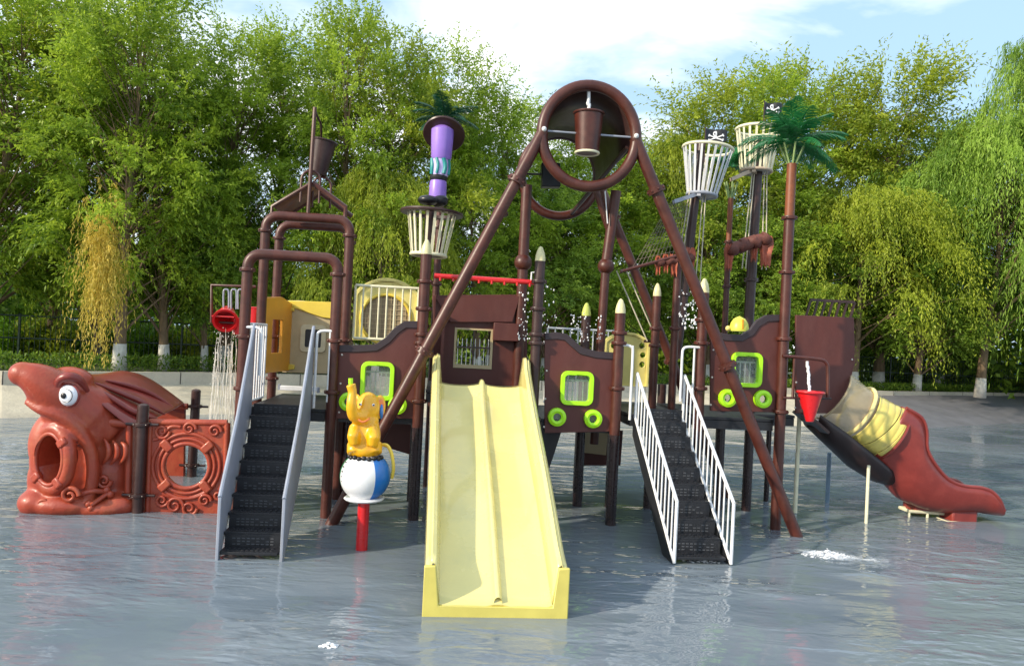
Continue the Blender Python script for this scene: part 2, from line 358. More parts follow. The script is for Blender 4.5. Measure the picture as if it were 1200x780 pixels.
# ------------------------------------------------------------------ posts of the play structure
GP = 'upright posts of the pirate play structure'
def collar_mb(u, v, z, r, mb=None):
    mb = mb or MB(); mb.lathe([(r, -.035), (r * 1.45, -.025), (r * 1.5, 0), (r * 1.45, .025), (r, .035)], (u, v, z), 18)
    for k in range(4):
        a = math.pi / 4 + k * math.pi / 2; mb.ball((u + math.cos(a) * r * 1.5, v + math.sin(a) * r * 1.5, z), 0.016, 8)
    return mb
def post(px, pyt, v, label, r=0.085, finial=True, collars=(), m=None, fm=None, cap=True, zb=-0.25, pyf=None, pxb=None, pyb=None, knots=()):
    t = Q(px, pyt, v); u = t.x; ztop = t.z; m = m or BROWN
    ub = u
    if pxb is not None: ub = Q(pxb, pyb, v).x + (Q(pxb, pyb, v).x - u) * 0.0
    o = thing('support_post', label, 'post', (u, v, 0), GP)
    zl = min(1.45, ztop); mb = MB(); mb.tube([(ub, v, zb), (u, v, zl)], r * 1.01, 20); mb.build('lower_pole', SHADEWET, o)  # lower length in darker colour: painted shade plus wet steel
    if ztop > zl + .05: MB().tube([(u, v, zl), (u, v, ztop)], r, 20).build('pole', m, o)
    for py in collars:
        z = Q(px, py, v).z; collar_mb(u, v, z, r).build('collar', m, o)
    for (py, rr) in knots:
        z = Q(px, py, v).z; MB().ball((u, v, z), rr, 20).build('ball_joint', m, o)
    if finial:
        h = 0.24
        MB().lathe([(r * .98, 0), (r * .96, h * .25), (r * .75, h * .6), (r * .35, h * .92), (0.0, h)], (u, v, ztop), 20).build('finial', fm or mat('aged_cream_cap', (.72, .66, .36), .4, .12, 8), o)
    return o
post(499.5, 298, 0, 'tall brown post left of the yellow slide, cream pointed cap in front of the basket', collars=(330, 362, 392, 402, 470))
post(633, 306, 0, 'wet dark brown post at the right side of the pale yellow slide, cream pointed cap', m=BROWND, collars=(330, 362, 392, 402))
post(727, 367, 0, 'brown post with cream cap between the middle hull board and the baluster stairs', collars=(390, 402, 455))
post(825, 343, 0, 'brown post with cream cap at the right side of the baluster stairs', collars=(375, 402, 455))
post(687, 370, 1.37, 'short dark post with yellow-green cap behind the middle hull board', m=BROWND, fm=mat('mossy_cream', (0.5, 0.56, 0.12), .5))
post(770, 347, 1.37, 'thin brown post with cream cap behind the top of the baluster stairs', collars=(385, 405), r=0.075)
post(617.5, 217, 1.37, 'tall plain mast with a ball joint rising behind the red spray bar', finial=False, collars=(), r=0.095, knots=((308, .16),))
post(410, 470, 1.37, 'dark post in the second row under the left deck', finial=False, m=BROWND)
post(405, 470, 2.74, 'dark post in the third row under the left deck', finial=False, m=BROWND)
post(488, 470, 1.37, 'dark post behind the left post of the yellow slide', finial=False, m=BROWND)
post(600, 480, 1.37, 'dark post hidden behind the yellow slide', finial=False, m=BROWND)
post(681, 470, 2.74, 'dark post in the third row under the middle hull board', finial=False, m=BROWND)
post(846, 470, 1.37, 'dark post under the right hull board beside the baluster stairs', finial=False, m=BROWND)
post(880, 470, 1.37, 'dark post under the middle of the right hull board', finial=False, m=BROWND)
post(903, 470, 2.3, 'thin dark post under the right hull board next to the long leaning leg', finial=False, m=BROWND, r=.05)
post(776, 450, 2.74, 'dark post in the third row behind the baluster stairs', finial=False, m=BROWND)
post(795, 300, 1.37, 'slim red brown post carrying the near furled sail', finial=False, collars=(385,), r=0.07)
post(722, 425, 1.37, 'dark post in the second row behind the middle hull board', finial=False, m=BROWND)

# ------------------------------------------------------------------ pipe arches on the left tower
def pipe_arch(pxl, pxr, py, v, rr, label, r=0.082):
    a = Q(pxl, py, v); c = Q(pxr, py, v); z = (a.z + c.z) / 2
    o = thing('pipe_arch', label, 'arch', ((a.x + c.x) / 2, v, 0), 'brown pipe arches over the left stairs')
    p = [(a.x, v, -.25), (a.x, v, z - rr - .3)] + [(x, v, zz) for x, zz in arc2(a.x + rr, z - rr, rr, 180, 90, 6)] + [(x, v, zz) for x, zz in arc2(c.x - rr, z - rr, rr, 90, 0, 6)] + [(c.x, v, z - rr - .3), (c.x, v, -.25)]
    MB().tube(p, r, 18).build('bent_pipe', BROWN, o)
    for x in (a.x, c.x):
        for zz in (z - rr - .05, 2.75, 1.95): collar_mb(x, v, zz, r).build('collar', BROWN, o)
    return o
pipe_arch(291, 397, 300, 0.0, .2, 'front and lowest brown pipe arch standing at the head of the left stairs')
pipe_arch(312, 411, 255, 1.37, .22, 'middle brown pipe arch, thick pipe just in front of the gable')
pipe_arch(328, 411, 265, 2.74, .22, 'rear brown pipe arch seen inside the middle one')

# gable frame on the arches with tall rod
o = thing('bucket_gable', 'brown metal gable frame with a tall upright rod on top of the left pipe arches', 'frame', Q(365, 250, 1.6))
A = Q(319, 242, 1.5); P = Q(366, 214, 1.5); B_ = Q(405, 243, 1.5)
MB().tube([A + Vector((0, 0, -.2)), A, P], .035, 8).tube([P, B_, B_ + Vector((0, 0, -.2))], .045, 8).build('gable_bar', BROWN, o)
A2, P2, B2 = A + Vector((.05, 1.0, 0)), P + Vector((0, 1.0, 0)), B_ + Vector((0, 1.0, 0))
MB().tube([A2, P2], .045, 8).tube([P2, B2], .045, 8).build('gable_bar', BROWN, o)
MB().add([A, P, P2, A2], [(0, 1, 2, 3)]).build('roof_plate', mat('rusty_brown_plate', (0.20, 0.085, 0.035), .5, .3, 6), o, solid=.02)
MB().tube([Q(361, 250, 1.45), Q(369, 126, 1.45)], .035, 8).build('upright_rod', BROWN, o)
c0 = Q(364, 214, 1.5)
for dx, dv in ((0, .0), (.12, .5)):
    w = .16; p = [c0 + Vector((dx - w, dv, -.35))] + [c0 + Vector((dx + x, dv, z)) for x, z in arc2(0, 0.05, w, 180, 0, 8)] + [c0 + Vector((dx + w, dv, -.35))]
    MB().tube(p, .022, 8).build('bucket_hoop', BROWN, o)
MB().tube([Q(369, 130, 1.45), Q(376, 145, 1.8), Q(377, 170, 2.0)], .02, 8).build('spout_pipe', BROWND, o)
def bucket(c, rt, rb, h, name, m, label, cat='bucket', tiltm=None, group=None, rim=.02, inner=None):
    o = thing(name, label, cat, c, group)
    M = tiltm or Matrix.Identity(3)
    MB().lathe([(0, -h / 2), (rb, -h / 2), (rt, h / 2), (rt + rim, h / 2), (rt + rim, h / 2 + .03), (rt - .02, h / 2 + .03), (rb - .02, -h / 2 + .02), (0, -h / 2 + .02)], c, 28, M).build('bucket_shell', m, o)
    MB().torus(Vector(c) + M @ Vector((0, 0, h / 2 + .015)), rt + .01, .018, M, 28, 8).build('rim', m, o)
    if inner: MB().torus(Vector(c) + M @ Vector((0, 0, -h / 2)), rb, .02, M, 28, 8).build('base_ring', inner, o)
    return o
bucket(Q(376, 186, 2.0), .22, .15, .60, 'tipping_bucket', BROWND, 'dark brown tipping bucket above the left pipe arches', tiltm=Matrix.Rotation(R_(8), 3, 'Y'))

# ------------------------------------------------------------------ decks
def deck(u0, u1, v0, v1, z, label, stripe=False):
    o = thing('deck', label, 'deck', ((u0 + u1) / 2, v0, z - .1), 'dark platforms between the posts')
    MB().box(((u0 + u1) / 2, (v0 + v1) / 2, z - .03), (u1 - u0, v1 - v0, .05)).build('plate', BLACK, o, bevel=.008)
    mb = MB()
    for vv in (v0 + .04, v1 - .04): mb.box(((u0 + u1) / 2, vv, z - .13), (u1 - u0 - .02, .06, .14))
    for k in range(4): mb.box((u0 + .03 + (u1 - u0 - .06) * k / 3, (v0 + v1) / 2, z - .132), (.05, v1 - v0 - .2, .13))
    mb.build('deck_frame', BLACK, o)
    return o
deck(-4.05, -2.86, 0.02, 2.7, 1.68, 'dark platform at the head of the solid sided left stairs')
deck(-2.68, -1.5, 0.10, 2.7, 1.68, 'dark platform behind the left hull board')
deck(-1.32, 0.42, 0.02, 2.7, 2.05, 'raised dark platform at the head of the yellow slide')
deck(0.55, 1.85, 0.10, 2.7, 1.66, 'dark platform behind the middle hull board')
deck(1.98, 3.02, 0.02, 2.7, 1.80, 'dark platform at the head of the baluster stairs')
deck(3.2, 4.45, 0.10, 2.7, 1.80, 'dark platform behind the right hull board')
deck(4.5, 5.25, 1.0, 2.3, 1.80, 'small dark platform behind the stern board at the slide entrance')
t = thing('kick_board', 'white horizontal bar across the back of the left platform', 'bar', Q(350, 454, 2.5))
a = Q(327, 453, 2.5); c = Q(373, 457, 2.5); MB().box((a + c) / 2, ((c - a).length, .04, .09)).build('rail', WHITE, t, bevel=.01)
for x in (a, c): MB().box(x + Vector((0, .03, .0)), (.04, .1, .1)).build('bracket', GREY, t)

# ------------------------------------------------------------------ hull boards with lime windows
def pq(pts, v): return [(Q(x, y, v).x, Q(x, y, v).z) for x, y in pts]
def hull(name, label, outline, toppts, v, win=None, ports=(), th=.05, group='brown hull boards', trim=True):
    out = pq(outline, v); o = thing(name, label, 'board', (sum(p[0] for p in out) / len(out), v, min(p[1] for p in out)), group)
    holes = []
    if win:
        x0, y0, x1, y1 = win; a = Q(x0, y0, v); c = Q(x1, y1, v); W = (a.x, c.x, c.z, a.z); holes.append(rrect(*W, .06)[::-1])
    pr_ = []
    for (x, y) in ports:
        p = Q(x, y, v); pr_.append((p.x, p.z)); holes.append(circ(p.x, p.z, .07, 16)[::-1])
    MB().prism(out, holes, v - th / 2, v + th / 2).build('board', HULL, o, bevel=.006)
    if toppts and trim:
        P_ = pq(toppts, v); mb = MB(); secs = []
        w = .10
        dn = []
        for i in range(len(P_)):
            a = Vector(P_[max(0, i - 1)]); c = Vector(P_[min(len(P_) - 1, i + 1)]); d = (c - a).normalized(); nn = Vector((d.y, -d.x)); dn.append(Vector(P_[i]) + nn * w * (1 if nn.y < 0 else -1))
        up = [(p[0], p[1] + .012) for p in P_]
        mb.prism(up + [tuple(x) for x in reversed(dn)], [], v - th / 2 - .022, v + th / 2 + .022)
        mb.build('edge_trim', TRIM, o, bevel=.008)
    if win:
        g = .055
        f = MB().prism(rrect(W[0] - g, W[1] + g, W[2] - g, W[3] + g, .11), [rrect(W[0] + .012, W[1] - .012, W[2] + .012, W[3] - .012, .05)[::-1]], v - .085, v + .06).build('window_frame', LIME, o, bevel=.014)
        MB().box(((W[0] + W[1]) / 2, v + .01, (W[2] + W[3]) / 2), (W[1] - W[0], .012, W[3] - W[2])).build('pane', PANE, f)
        mb = MB()
        for k in range(1, 5): mb.box((W[0] + (W[1] - W[0]) * k / 5, v + .12, W[2] + (W[3] - W[2]) * .38), (.018, .018, (W[3] - W[2]) * .76))
        mb.box(((W[0] + W[1]) / 2, v + .12, W[2] + (W[3] - W[2]) * .77), (W[1] - W[0], .02, .03)).build('grille', WHITE, f)
    for (u, z) in pr_:
        f = MB().lathe([(.065, -.0), (.065, .07), (.10, .085), (.145, .07), (.15, 0)], (u, v - .028, z), 28, RX90, close=False)
        f = f.build('porthole_ring', LIME, o)
        MB().lathe([(0, .0), (.066, .0)], (u, v - .012, z), 20, RX90).build('lens', PANE, f)
    mb = MB()
    for (x, z) in ((out[0][0] + .06, .4), (out[-1][0] - .06, .4)): pass
    us = [p[0] for p in out]; zs = [p[1] for p in out]
    for u in (min(us) + .06, max(us) - .06):
        for k in range(3): mb.ball((u, v - th / 2 - .004, min(zs) + .1 + k * (.45)), .018, 8)
    mb.build('bolt', mat('bolt_head', (.6, .55, .5), .4), o)
    return o
tl = [(397, 405), (420, 405), (440, 404), (452, 396), (462, 385), (474, 377), (490, 377)]
hull('hull_board', 'brown hull board left of the yellow slide, behind the yellow elephant, with lime window', tl + [(490, 490), (393, 490)], tl, 0.06, (428, 427, 457, 465), ((409, 470), (466, 474)))
tm = [(638, 391), (652, 390), (664, 392), (672, 399), (682, 408), (698, 412), (722, 414)]
hull('hull_board', 'brown hull board right beside the yellow slide, with lime window and two lime portholes', tm + [(722, 505), (638, 507)], tm, 0.06, (661, 438, 690, 471), ((652, 488), (694, 490)))
tr = [(832, 388), (850, 392), (868, 393), (878, 387), (886, 376), (897, 370), (918, 369)]
hull('hull_board', 'brown hull board right of the baluster stairs, lime window crossed by the long leaning leg', tr + [(918, 483), (832, 481)], tr, 0.06, (860, 416, 887, 450), ((851, 466), (892, 467)))
ts = [(932, 369), (1000, 372)]
hull('stern_board', 'plain brown stern board at the far right of the hull, behind the red hanging bucket', ts + [(1001, 425), (994, 452), (985, 484), (932, 484)], ts, 0.9, None, (), trim=False)
t = thing('stern_railing', 'row of short dark slats standing behind the stern board', 'railing', Q(975, 370, 1.8))
a = Q(949, 352, 1.8); c = Q(1001, 353, 1.8)
mb = MB(); mb.box((a + c) / 2, ((c - a).length, .05, .05)).build('top_rail', BROWND, t)
for k in range(7):
    p = a.lerp(c, k / 6); MB().box(p + Vector((-.05, 0, -.26)), (.04, .03, .5), Matrix.Rotation(R_(14), 3, 'Y')).build('slat', BROWND, t)

# low lining boards under the deck
def plain_board(name, label, pts, v, m, th=.04, cat='board', group=None):
    o = MB().prism(pq(pts, v), [], v - th / 2, v + th / 2)
    us = pq(pts, v); og = Vector((sum(p[0] for p in us) / len(us), v, min(p[1] for p in us)))
    return tag(o.build(name, m, origin=og, bevel=.006), label, cat, group)
plain_board('under_deck_board', 'brown board hanging under the left platform behind the elephant', [(446, 488), (482, 488), (480, 532), (440, 520)], 1.2, HULL)
plain_board('under_deck_board', 'brown board with beige window under the middle platform', [(678, 504), (730, 504), (727, 545), (676, 545)], 2.9, HULL)
plain_board('under_deck_window', 'beige pane let into the board under the middle platform', [(682, 506), (712, 506), (710, 533), (684, 530)], 2.86, BEIGE)
plain_board('black_chute_side', 'black slanting chute side under the middle platform beside the yellow slide', [(632, 500), (657, 502), (648, 530), (640, 553), (628, 553)], 1.0, BLACK, .3)

# ------------------------------------------------------------------ centre house wall
V0 = 1.42
o = thing('cabin_front', 'brown cabin front with a four pane window above the top of the yellow slide', 'cabin', Q(560, 452, V0))
out = pq([(507, 346), (613, 345), (618, 380), (617, 452), (509, 452)], V0)
a = Q(535, 385, V0); c = Q(574, 429, V0); W = (a.x, c.x, c.z, a.z)
MB().prism(out, [rrect(*W, .02)[::-1]], V0 - .03, V0 + .03).build('wall', HULL, o, bevel=.006)
wf = MB().prism([(W[0] - .03, W[2] - .05), (W[1] + .03, W[2] - .05), (W[1] + .03, W[3] + .02), (W[0] - .03, W[3] + .02)], [rrect(W[0] + .01, W[1] - .01, W[2] + .01, W[3] - .01, .01)[::-1]], V0 - .05, V0 + .05)
wf = wf.build('window_frame', BEIGE, o)
mb = MB(); cu = (W[0] + W[1]) / 2; cz = (W[2] + W[3]) / 2
mb.box((cu, V0, cz), (.022, .03, W[3] - W[2])); mb.box((cu, V0 - .004, cz), (W[1] - W[0], .03, .03)); mb.build('muntin', BROWND, wf)
mb = MB()
for k in range(8): x = W[0] + .04 + (W[1] - W[0] - .08) * k / 7; mb.box((x, V0 + .06, cz - .1), (.014, .02, (W[3] - W[2]) * .8))
mb.build('inner_grille', WHITE, wf)
# hood: slanted plate over the window, with side cheek and a projecting box at right
e1 = Q(516, 347, V0 - .05); e2 = Q(606, 350, V0 - .05); e3 = Q(600, 375, V0 - .2); e4 = Q(524, 377, V0 - .2)
MB().prism(pq([(511, 349), (609, 347), (600, 377), (528, 377)], V0 - .1), [], V0 - .13, V0 - .034).build('stepped_panel', HULL, o, angle=20)
a = Q(578, 378, V0 - .03); c = Q(606, 400, V0 - .03)
MB().box(((a.x + c.x) / 2, V0 - .13, (a.z + c.z) / 2), (c.x - a.x, .22, a.z - c.z)).build('projecting_box', HULL, o, bevel=.01)
MB().box(((Q(507, 400, V0).x + Q(530, 400, V0).x) / 2, V0 - .3, 2.55), (.05, .5, 1.5)).build('side_wall', HULL, o)

# red spray bar
a = Q(509, 323, .35); c = Q(628, 331, .35)
o = thing('spray_bar', 'bright red spray pipe running between the two posts above the yellow slide', 'pipe', (a + c) / 2)
MB().tube([a, c], .042, 14).build('pipe', RED, o)
for k in range(8): p = a.lerp(c, .06 + .88 * k / 7); MB().lathe([(.02, 0), (.02, .05), (.008, .06)], p + Vector((0, -.03, -.075)), 10).build('nozzle', RED, o)
MB().tube([c + Vector((-.08, 0, 0)), c + Vector((-.08, 0, .16)), c + Vector((.05, 0, .18))], .015, 8).build('feed_pipe', WHITE, o)

# ------------------------------------------------------------------ the wide yellow slide
o = thing('water_slide', 'wide pale yellow double lane slide running down into the water', 'slide', (-.45, -4.15, 0))
NS = 26
cxs = lambda s: -.465 + 0.045 * s
secs_bed = []; secs_l = []; secs_r = []; secs_d = []
for i in range(NS + 1):
    s = i / NS; v = 0.06 - 4.22 * s
    z = 2.17 - 2.05 * (s + 0.018 * math.sin(2 * math.pi * s)) ; z = max(z, .11)
    if s < .05: z = 2.17 - 0.3 * s
    wh = .44 - .10 * s; cx = cxs(s) - .01 * s; hw = .665 - .02 * s
    if s > .9: wh = .34 + (s - .9) * .7
    xl = cx - hw; xr = cx + hw; xm = cx + .02
    def lane(x0, x1): return [Vector((x0 + (x1 - x0) * k / 8, v, z - .035 * math.sin(math.pi * k / 8) ** .6)) for k in range(9)]
    secs_bed.append([Vector((xl, v, z + .03))] + lane(xl + .03, xm - .05) + lane(xm + .05, xr - .03) + [Vector((xr, v, z + .03))])
    secs_d.append([Vector((xm - .055, v, z - .01)), Vector((xm - .035, v, z + .06)), Vector((xm - .012, v, z + .08)), Vector((xm + .012, v, z + .08)), Vector((xm + .035, v, z + .06)), Vector((xm + .055, v, z - .01))])
    secs_l.append([Vector((xl + .05, v, z)), Vector((xl + .02, v, z + wh * .55)), Vector((xl, v, z + wh)), Vector((xl - .035, v, z + wh + .02)), Vector((xl - .05, v, z + wh - .015)), Vector((xl - .075, v, z + wh - .01)), Vector((xl - .10, v, z + wh - .05)), Vector((xl - .11, v, z - .16))])
    secs_r.append([Vector((xr - .05, v, z)), Vector((xr - .02, v, z + wh * .55)), Vector((xr, v, z + wh)), Vector((xr + .035, v, z + wh + .02)), Vector((xr + .05, v, z + wh - .015)), Vector((xr + .075, v, z + wh - .01)), Vector((xr + .10, v, z + wh - .05)), Vector((xr + .11, v, z - .16))])
MB().loft(secs_bed).build('slide_bed', SLIDE, o, solid=.03, angle=25)
MB().loft(secs_d).build('lane_divider', SLIDE, o, angle=60)
MB().loft(secs_l).build('side_wall', SLIDE, o, solid=.012, angle=30)
MB().loft(secs_r).build('side_wall', SLIDE, o, solid=.012, angle=30)
ve = -4.16; cx = cxs(1) - .01; wh = .41; ew_ = .765; ei = .645; ef = .60
MB().prism([(cx - ew_, -.1), (cx + ew_, -.1), (cx + ew_, .115 + wh), (cx + ei, .115 + wh), (cx + ef, .11), (cx - ef, .11), (cx - ei, .115 + wh), (cx - ew_, .115 + wh)], [], ve - .03, ve + .02).build('end_lip', mat('yellow_slide_edge', (0.62, 0.54, 0.13), .35, .08, 4), o, bevel=.012)
mb = MB()
for sx in (-.6, .65): MB().box((-.45 + sx, -1.2, .62), (.07, .07, 1.5)).build('support_leg', BROWND, o); MB().box((-.42 + sx, -2.6, .28), (.07, .07, .75)).build('support_leg', BROWND, o)

# ------------------------------------------------------------------ left stairs with solid sides
def stairs(name, label, u0a, u1a, zt, run, sk0=0.0, sk1=0.0):
    o = thing(name, label, 'stairs', ((u0a + u1a) / 2, -run, 0)); n = 9
    for k in range(n):
        u0 = u0a + sk0 * (k + .5) / n; u1 = u1a + sk1 * (k + .5) / n
        z = zt * (n - k - .0) / (n + .0) - zt / n * .5 * 0 ; v = -run * (k + .5) / n - 0.0
        z = zt - zt * (k + .6) / n
        mb = MB(); mb.box(((u0 + u1) / 2, v, z), (u1 - u0 - .03, run / n * .98, .035))
        mb.box(((u0 + u1) / 2, v + run / n * .47, z + zt / n * .5), (u1 - u0 - .03, .012, zt / n * .92))
        rv = random.Random(k)
        for q in range(10):
            x = u0 + .1 + (u1 - u0 - .2) * q / 9
            for rr in range(2): mb.box((x, v - .05 + rr * .09, z + .022), (.035, .035, .012))
        mb.cm = 1
        for q in range(9):
            for rr in range(3):
                if rv.random() < .8: mb.box((u0 + .13 + (u1 - u0 - .26) * q / 8, v + run / n * .47 - .009, z + zt / n * (.3 + .2 * rr)), (.042, .006, .016))
        mb.build('tread', [BLACK, mat('grey_perforation', (.07, .075, .085), .6)], o, bevel=.004)
    return o
GX = (-4.0, -3.14)
o = stairs('staircase', 'left stairs with black treads between solid grey side sheets', -3.97, -3.13, 1.66, 2.33, .22, .11)
for dx, s, skk in ((-4.0, -1, .24), (-3.10, 1, .12)):
    def pl(vv, z, t, dx=dx, skk=skk): return Vector((dx + (-vv) / 2.35 * skk + t, vv, z))
    poly = [(-2.38, -.1), (-2.38, .78), (-1.25, 1.66), (-.14, 2.82), (.0, 2.95), (.04, 2.95), (.04, 1.5), (-.05, 1.45)]
    MB().prism(poly, [], -.02, .02, place=lambda a, b, t, pl=pl: pl(a, b, t)).build('side_sheet', GREY, o, bevel=.008)
    e = [pl(a, b, 0) for a, b in poly[1:5]]
    MB().tube(e, .026, 8).build('edge_tube', GREY, o)
def baluster_panel(name, label, u, v0, v1, z0, z1, n, m, axis='v', u1=None, cat='railing', group=None, r=.014):
    o = thing(name, label, cat, (u if u1 is None else (u + u1) / 2, (v0 + v1) / 2, z0), group)
    p0 = Vector((u, v0, 0)); p1 = Vector((u if u1 is None else u1, v1, 0))
    mb = MB(); 
    for zz, nm in ((z0, 'bottom_rail'), (z1, 'top_rail')): MB().tube([p0 + Vector((0, 0, zz)), p1 + Vector((0, 0, zz))], r * 1.5, 10).build(nm, m, o)
    for k in range(n):
        p = p0.lerp(p1, k / (n - 1)); MB().tube([p + Vector((0, 0, z0)), p + Vector((0, 0, z1))], r * (1.3 if k in (0, n - 1) else 1), 8).build('baluster', m, o)
    return o
baluster_panel('guard_rail', 'white baluster guard rail at the left edge of the left platform', -4.10, .12, 1.3, 1.72, 2.95, 8, WHITE, group='baluster guard rails')
a = Q(417, 334, 1.5); c = Q(491, 337, 1.5); b1 = Q(417, 396, 1.5)
baluster_panel('guard_rail', 'cream baluster guard rail in front of the yellow arched board with round mesh', a.x, 1.5, 1.5, b1.z, a.z, 9, CREAM, u1=c.x, group='baluster guard rails', r=.016)
a = Q(642, 384, 2.74); c = Q(722, 386, 2.74)
baluster_panel('guard_rail', 'white baluster guard rail at the back of the middle platform', a.x, 2.74, 2.74, 1.7, a.z, 10, WHITE, u1=c.x, group='baluster guard rails', r=.014)
def grab(label, pts, r=.022, m=WHITE):
    P_ = smooth(pts, 5); og = P_[0]
    o = thing('grab_rail', label, 'rail', og, 'bent white grab rails at the stair heads')
    MB().tube(P_, r, 10).build('bent_tube', m, o)
    a = Vector(pts[-1]); 
    MB().tube([Vector(pts[1]) + Vector((.10, 0, 0)), Vector((pts[1][0] + .10, pts[1][1], pts[-1][2] + .1))], r * .8, 8).build('inner_bar', m, o)
    return o
def gr(px0, px1, y0, y1, v, label):
    a = Q(px0, y0, v); c = Q(px1, y0, v); z1 = Q(px1, y1, v).z; d = .05 if c.x < a.x else -.05
    grab(label, [a, Vector((c.x + d * 2, v, a.z)), Vector((c.x + d * .4, v, a.z - .03)), Vector((c.x, v, a.z - .12)), Vector((c.x, v, (a.z + z1) / 2)), Vector((c.x, v, z1))])
gr(391, 372, 388, 478, -.05, 'white bent grab rail at the right side of the left stair head')
gr(287, 307, 383, 440, -.05, 'white bent grab rail at the left side of the left stair head')
gr(726, 742, 404, 492, -.05, 'white bent grab rail left of the baluster stairs fixed to the capped post')
gr(820, 800, 407, 470, -.05, 'white bent grab rail right of the baluster stairs fixed to the capped post')

# right stairs with white balusters
zt = 1.82; run = 2.13
o = stairs('staircase', 'right stairs with black treads between white baluster railings', 2.13, 2.86, zt, run)
for u in (2.10, 2.89):
    P0 = Vector((u - .03, 0, zt - .08)); P1 = Vector((u + .03, -run, .02))
    T0 = P0 + Vector((0, 0, .72)); T1 = P1 + Vector((0, 0, .82))
    MB().tube([P0, P1], .022, 8).tube([T0, T1], .024, 8).tube([T1, P1], .024, 8).tube([T0, P0], .024, 8).build('handrail', WHITE, o)
    for k in range(1, 13):
        MB().tube([P0.lerp(P1, k / 13), T0.lerp(T1, k / 13)], .0125, 6).build('baluster', WHITE, o)
    MB().prism([(0.05, zt - .02), (0.05, zt - .32), (-run + .25, -.1), (-run, -.1), (-run, .03)], [], -.02, .02, place=lambda a, b, t, u=u: Vector((u - .03 + .03 * (-a / run) * 2 + t, a, b - .05))).build('stringer', BLACK, o)

# ------------------------------------------------------------------ big A-frame with the two rings
RC = Vector((1.02, -.4, 6.13)); RR = .745
o = thing('ring_frame', 'huge brown A-frame of two steel rings on long leaning legs spanning the whole structure', 'frame', (1.0, -.4, 0))
VB = 2.55
for v in (-.4, VB):
    MB().torus((RC.x, v, RC.z), RR, .088, RX90, 56, 14, sy=1.06).build('ring', BROWN, o)
    for sgn, ux, ub in ((-1, RC.x - RR + .02, -2.72), (1, RC.x + RR - .02, 4.78)):
        p0 = Vector((ux, v, RC.z + .02)); p1 = Vector((ub, v, -.2))
        lg = MB().tube([p0, p1], .092, 16).build('leg', BROWN, o)
        M = (p1 - p0).normalized().to_track_quat('Z', 'Y').to_matrix()
        for t in (.125, .55):
            mb = MB()
            mb.lathe([(.09, -.05), (.14, -.045), (.14, .045), (.09, .05)], p0.lerp(p1, t), 18, M)
            for k in range(8): a = k * math.pi / 4; mb.ball(p0.lerp(p1, t) + M @ Vector((.14 * math.cos(a), .14 * math.sin(a), 0)), .022, 8)
            mb.build('flange', BROWN, lg)
sec = []
for v in (-.36, .6, 1.6, VB - .04):
    sec.append([Vector((RC.x + (RR - .05) * math.cos(R_(a)), v, RC.z + (RR - .05) * 1.06 * math.sin(R_(a)))) for a in range(-12, 193, 8)])
MB().loft(sec).build('cover', BROWND, o, solid=.02)
MB().tube([(RC.x - RR, -.4, RC.z + .03), (RC.x + RR, -.4, RC.z + .03)], .016, 8).build('axle', GREY, o)
MB().tube([(RC.x + RR - .1, -.3, RC.z - .1), (RC.x + .25, VB, RC.z - .75)], .04, 8).build('brace', BROWND, o)
mb = MB()
for x in (-1, 1): mb.ball((RC.x + x * (RR - .02), -.5, RC.z + .03), .04, 10)
mb.build('axle_bolt', WHITE, o)
c = Q(645, 206, VB - .1)
t = thing('counterweight', 'black square counterweight box hanging behind the left of the front ring', 'box', c)
MB().box(c, (.36, .22, .46), Matrix.Rotation(R_(-3), 3, 'Y')).build('box_body', INK, t, bevel=.015)
MB().tube([c + Vector((-.55, 0, .0)), c + Vector((-.1, 0, .02))], .02, 8).build('rod', BROWND, t)
bc = Vector(Q(689, 157, -.38))
bucket(bc, .225, .18, .60, 'hanging_bucket', BROWN, 'brown dump bucket hanging on the axle inside the front ring', inner=CREAM)
t = thing('fill_pipe', 'short white pipe spilling water into the dump bucket in the ring', 'pipe', Q(690, 110, -.35))
MB().tube([Q(690, 106, -.35), Q(690, 118, -.35)], .028, 10).build('pipe', WHITE, t)
mb = MB(); rv = random.Random(3)
for k in range(16): mb.ball(Q(690, 117 + k * 1.3, -.35) + Vector((rv.uniform(-.01, .01), 0, 0)), .022 + rv.random() * .012, 8, sz=(1, 1, 1.6))
mb.build('water_stream', FOAM, t)

# leaning strut mast with ball joint right of the rings
o = thing('leaning_mast', 'leaning brown mast with a ball joint and a forked top right of the rings', 'mast', (Q(703, 420, 1.37).x, 1.37, 0))
p = [Q(696, 520, 1.37), Q(710, 312, 1.37), Q(722, 224, 1.37)]
MB().tube([p[0], p[1]], .08, 16).tube([p[1], p[2]], .095, 16).build('pole', BROWN, o)
MB().ball(p[1], .15, 18).build('ball_joint', BROWN, o)
MB().tube([Q(699, 225, 1.3), Q(713, 268, 1.37)], .06, 12).build('fork', BROWN, o)
MB().tube([Q(709, 224, 1.25), Q(712, 262, 1.25)], .012, 6).build('cable', WHITE, o)

# rope ladder + spar + net
o = thing('stay_cables', 'pair of thin pale cables slanting down behind the capped posts right of the rings', 'cable', Q(764, 396, 1.6))
a, b_ = Q(728, 318, 1.6), Q(764, 400, 1.6)
for d in (.09, -.10): MB().tube([a + Vector((d, -.05, 0)), b_ + Vector((d, -.05, 0))], .012, 8).build('cable', ROPE, o)
MB().box(b_, (.3, .05, .05)).build('cable_clamp', BROWND, o)
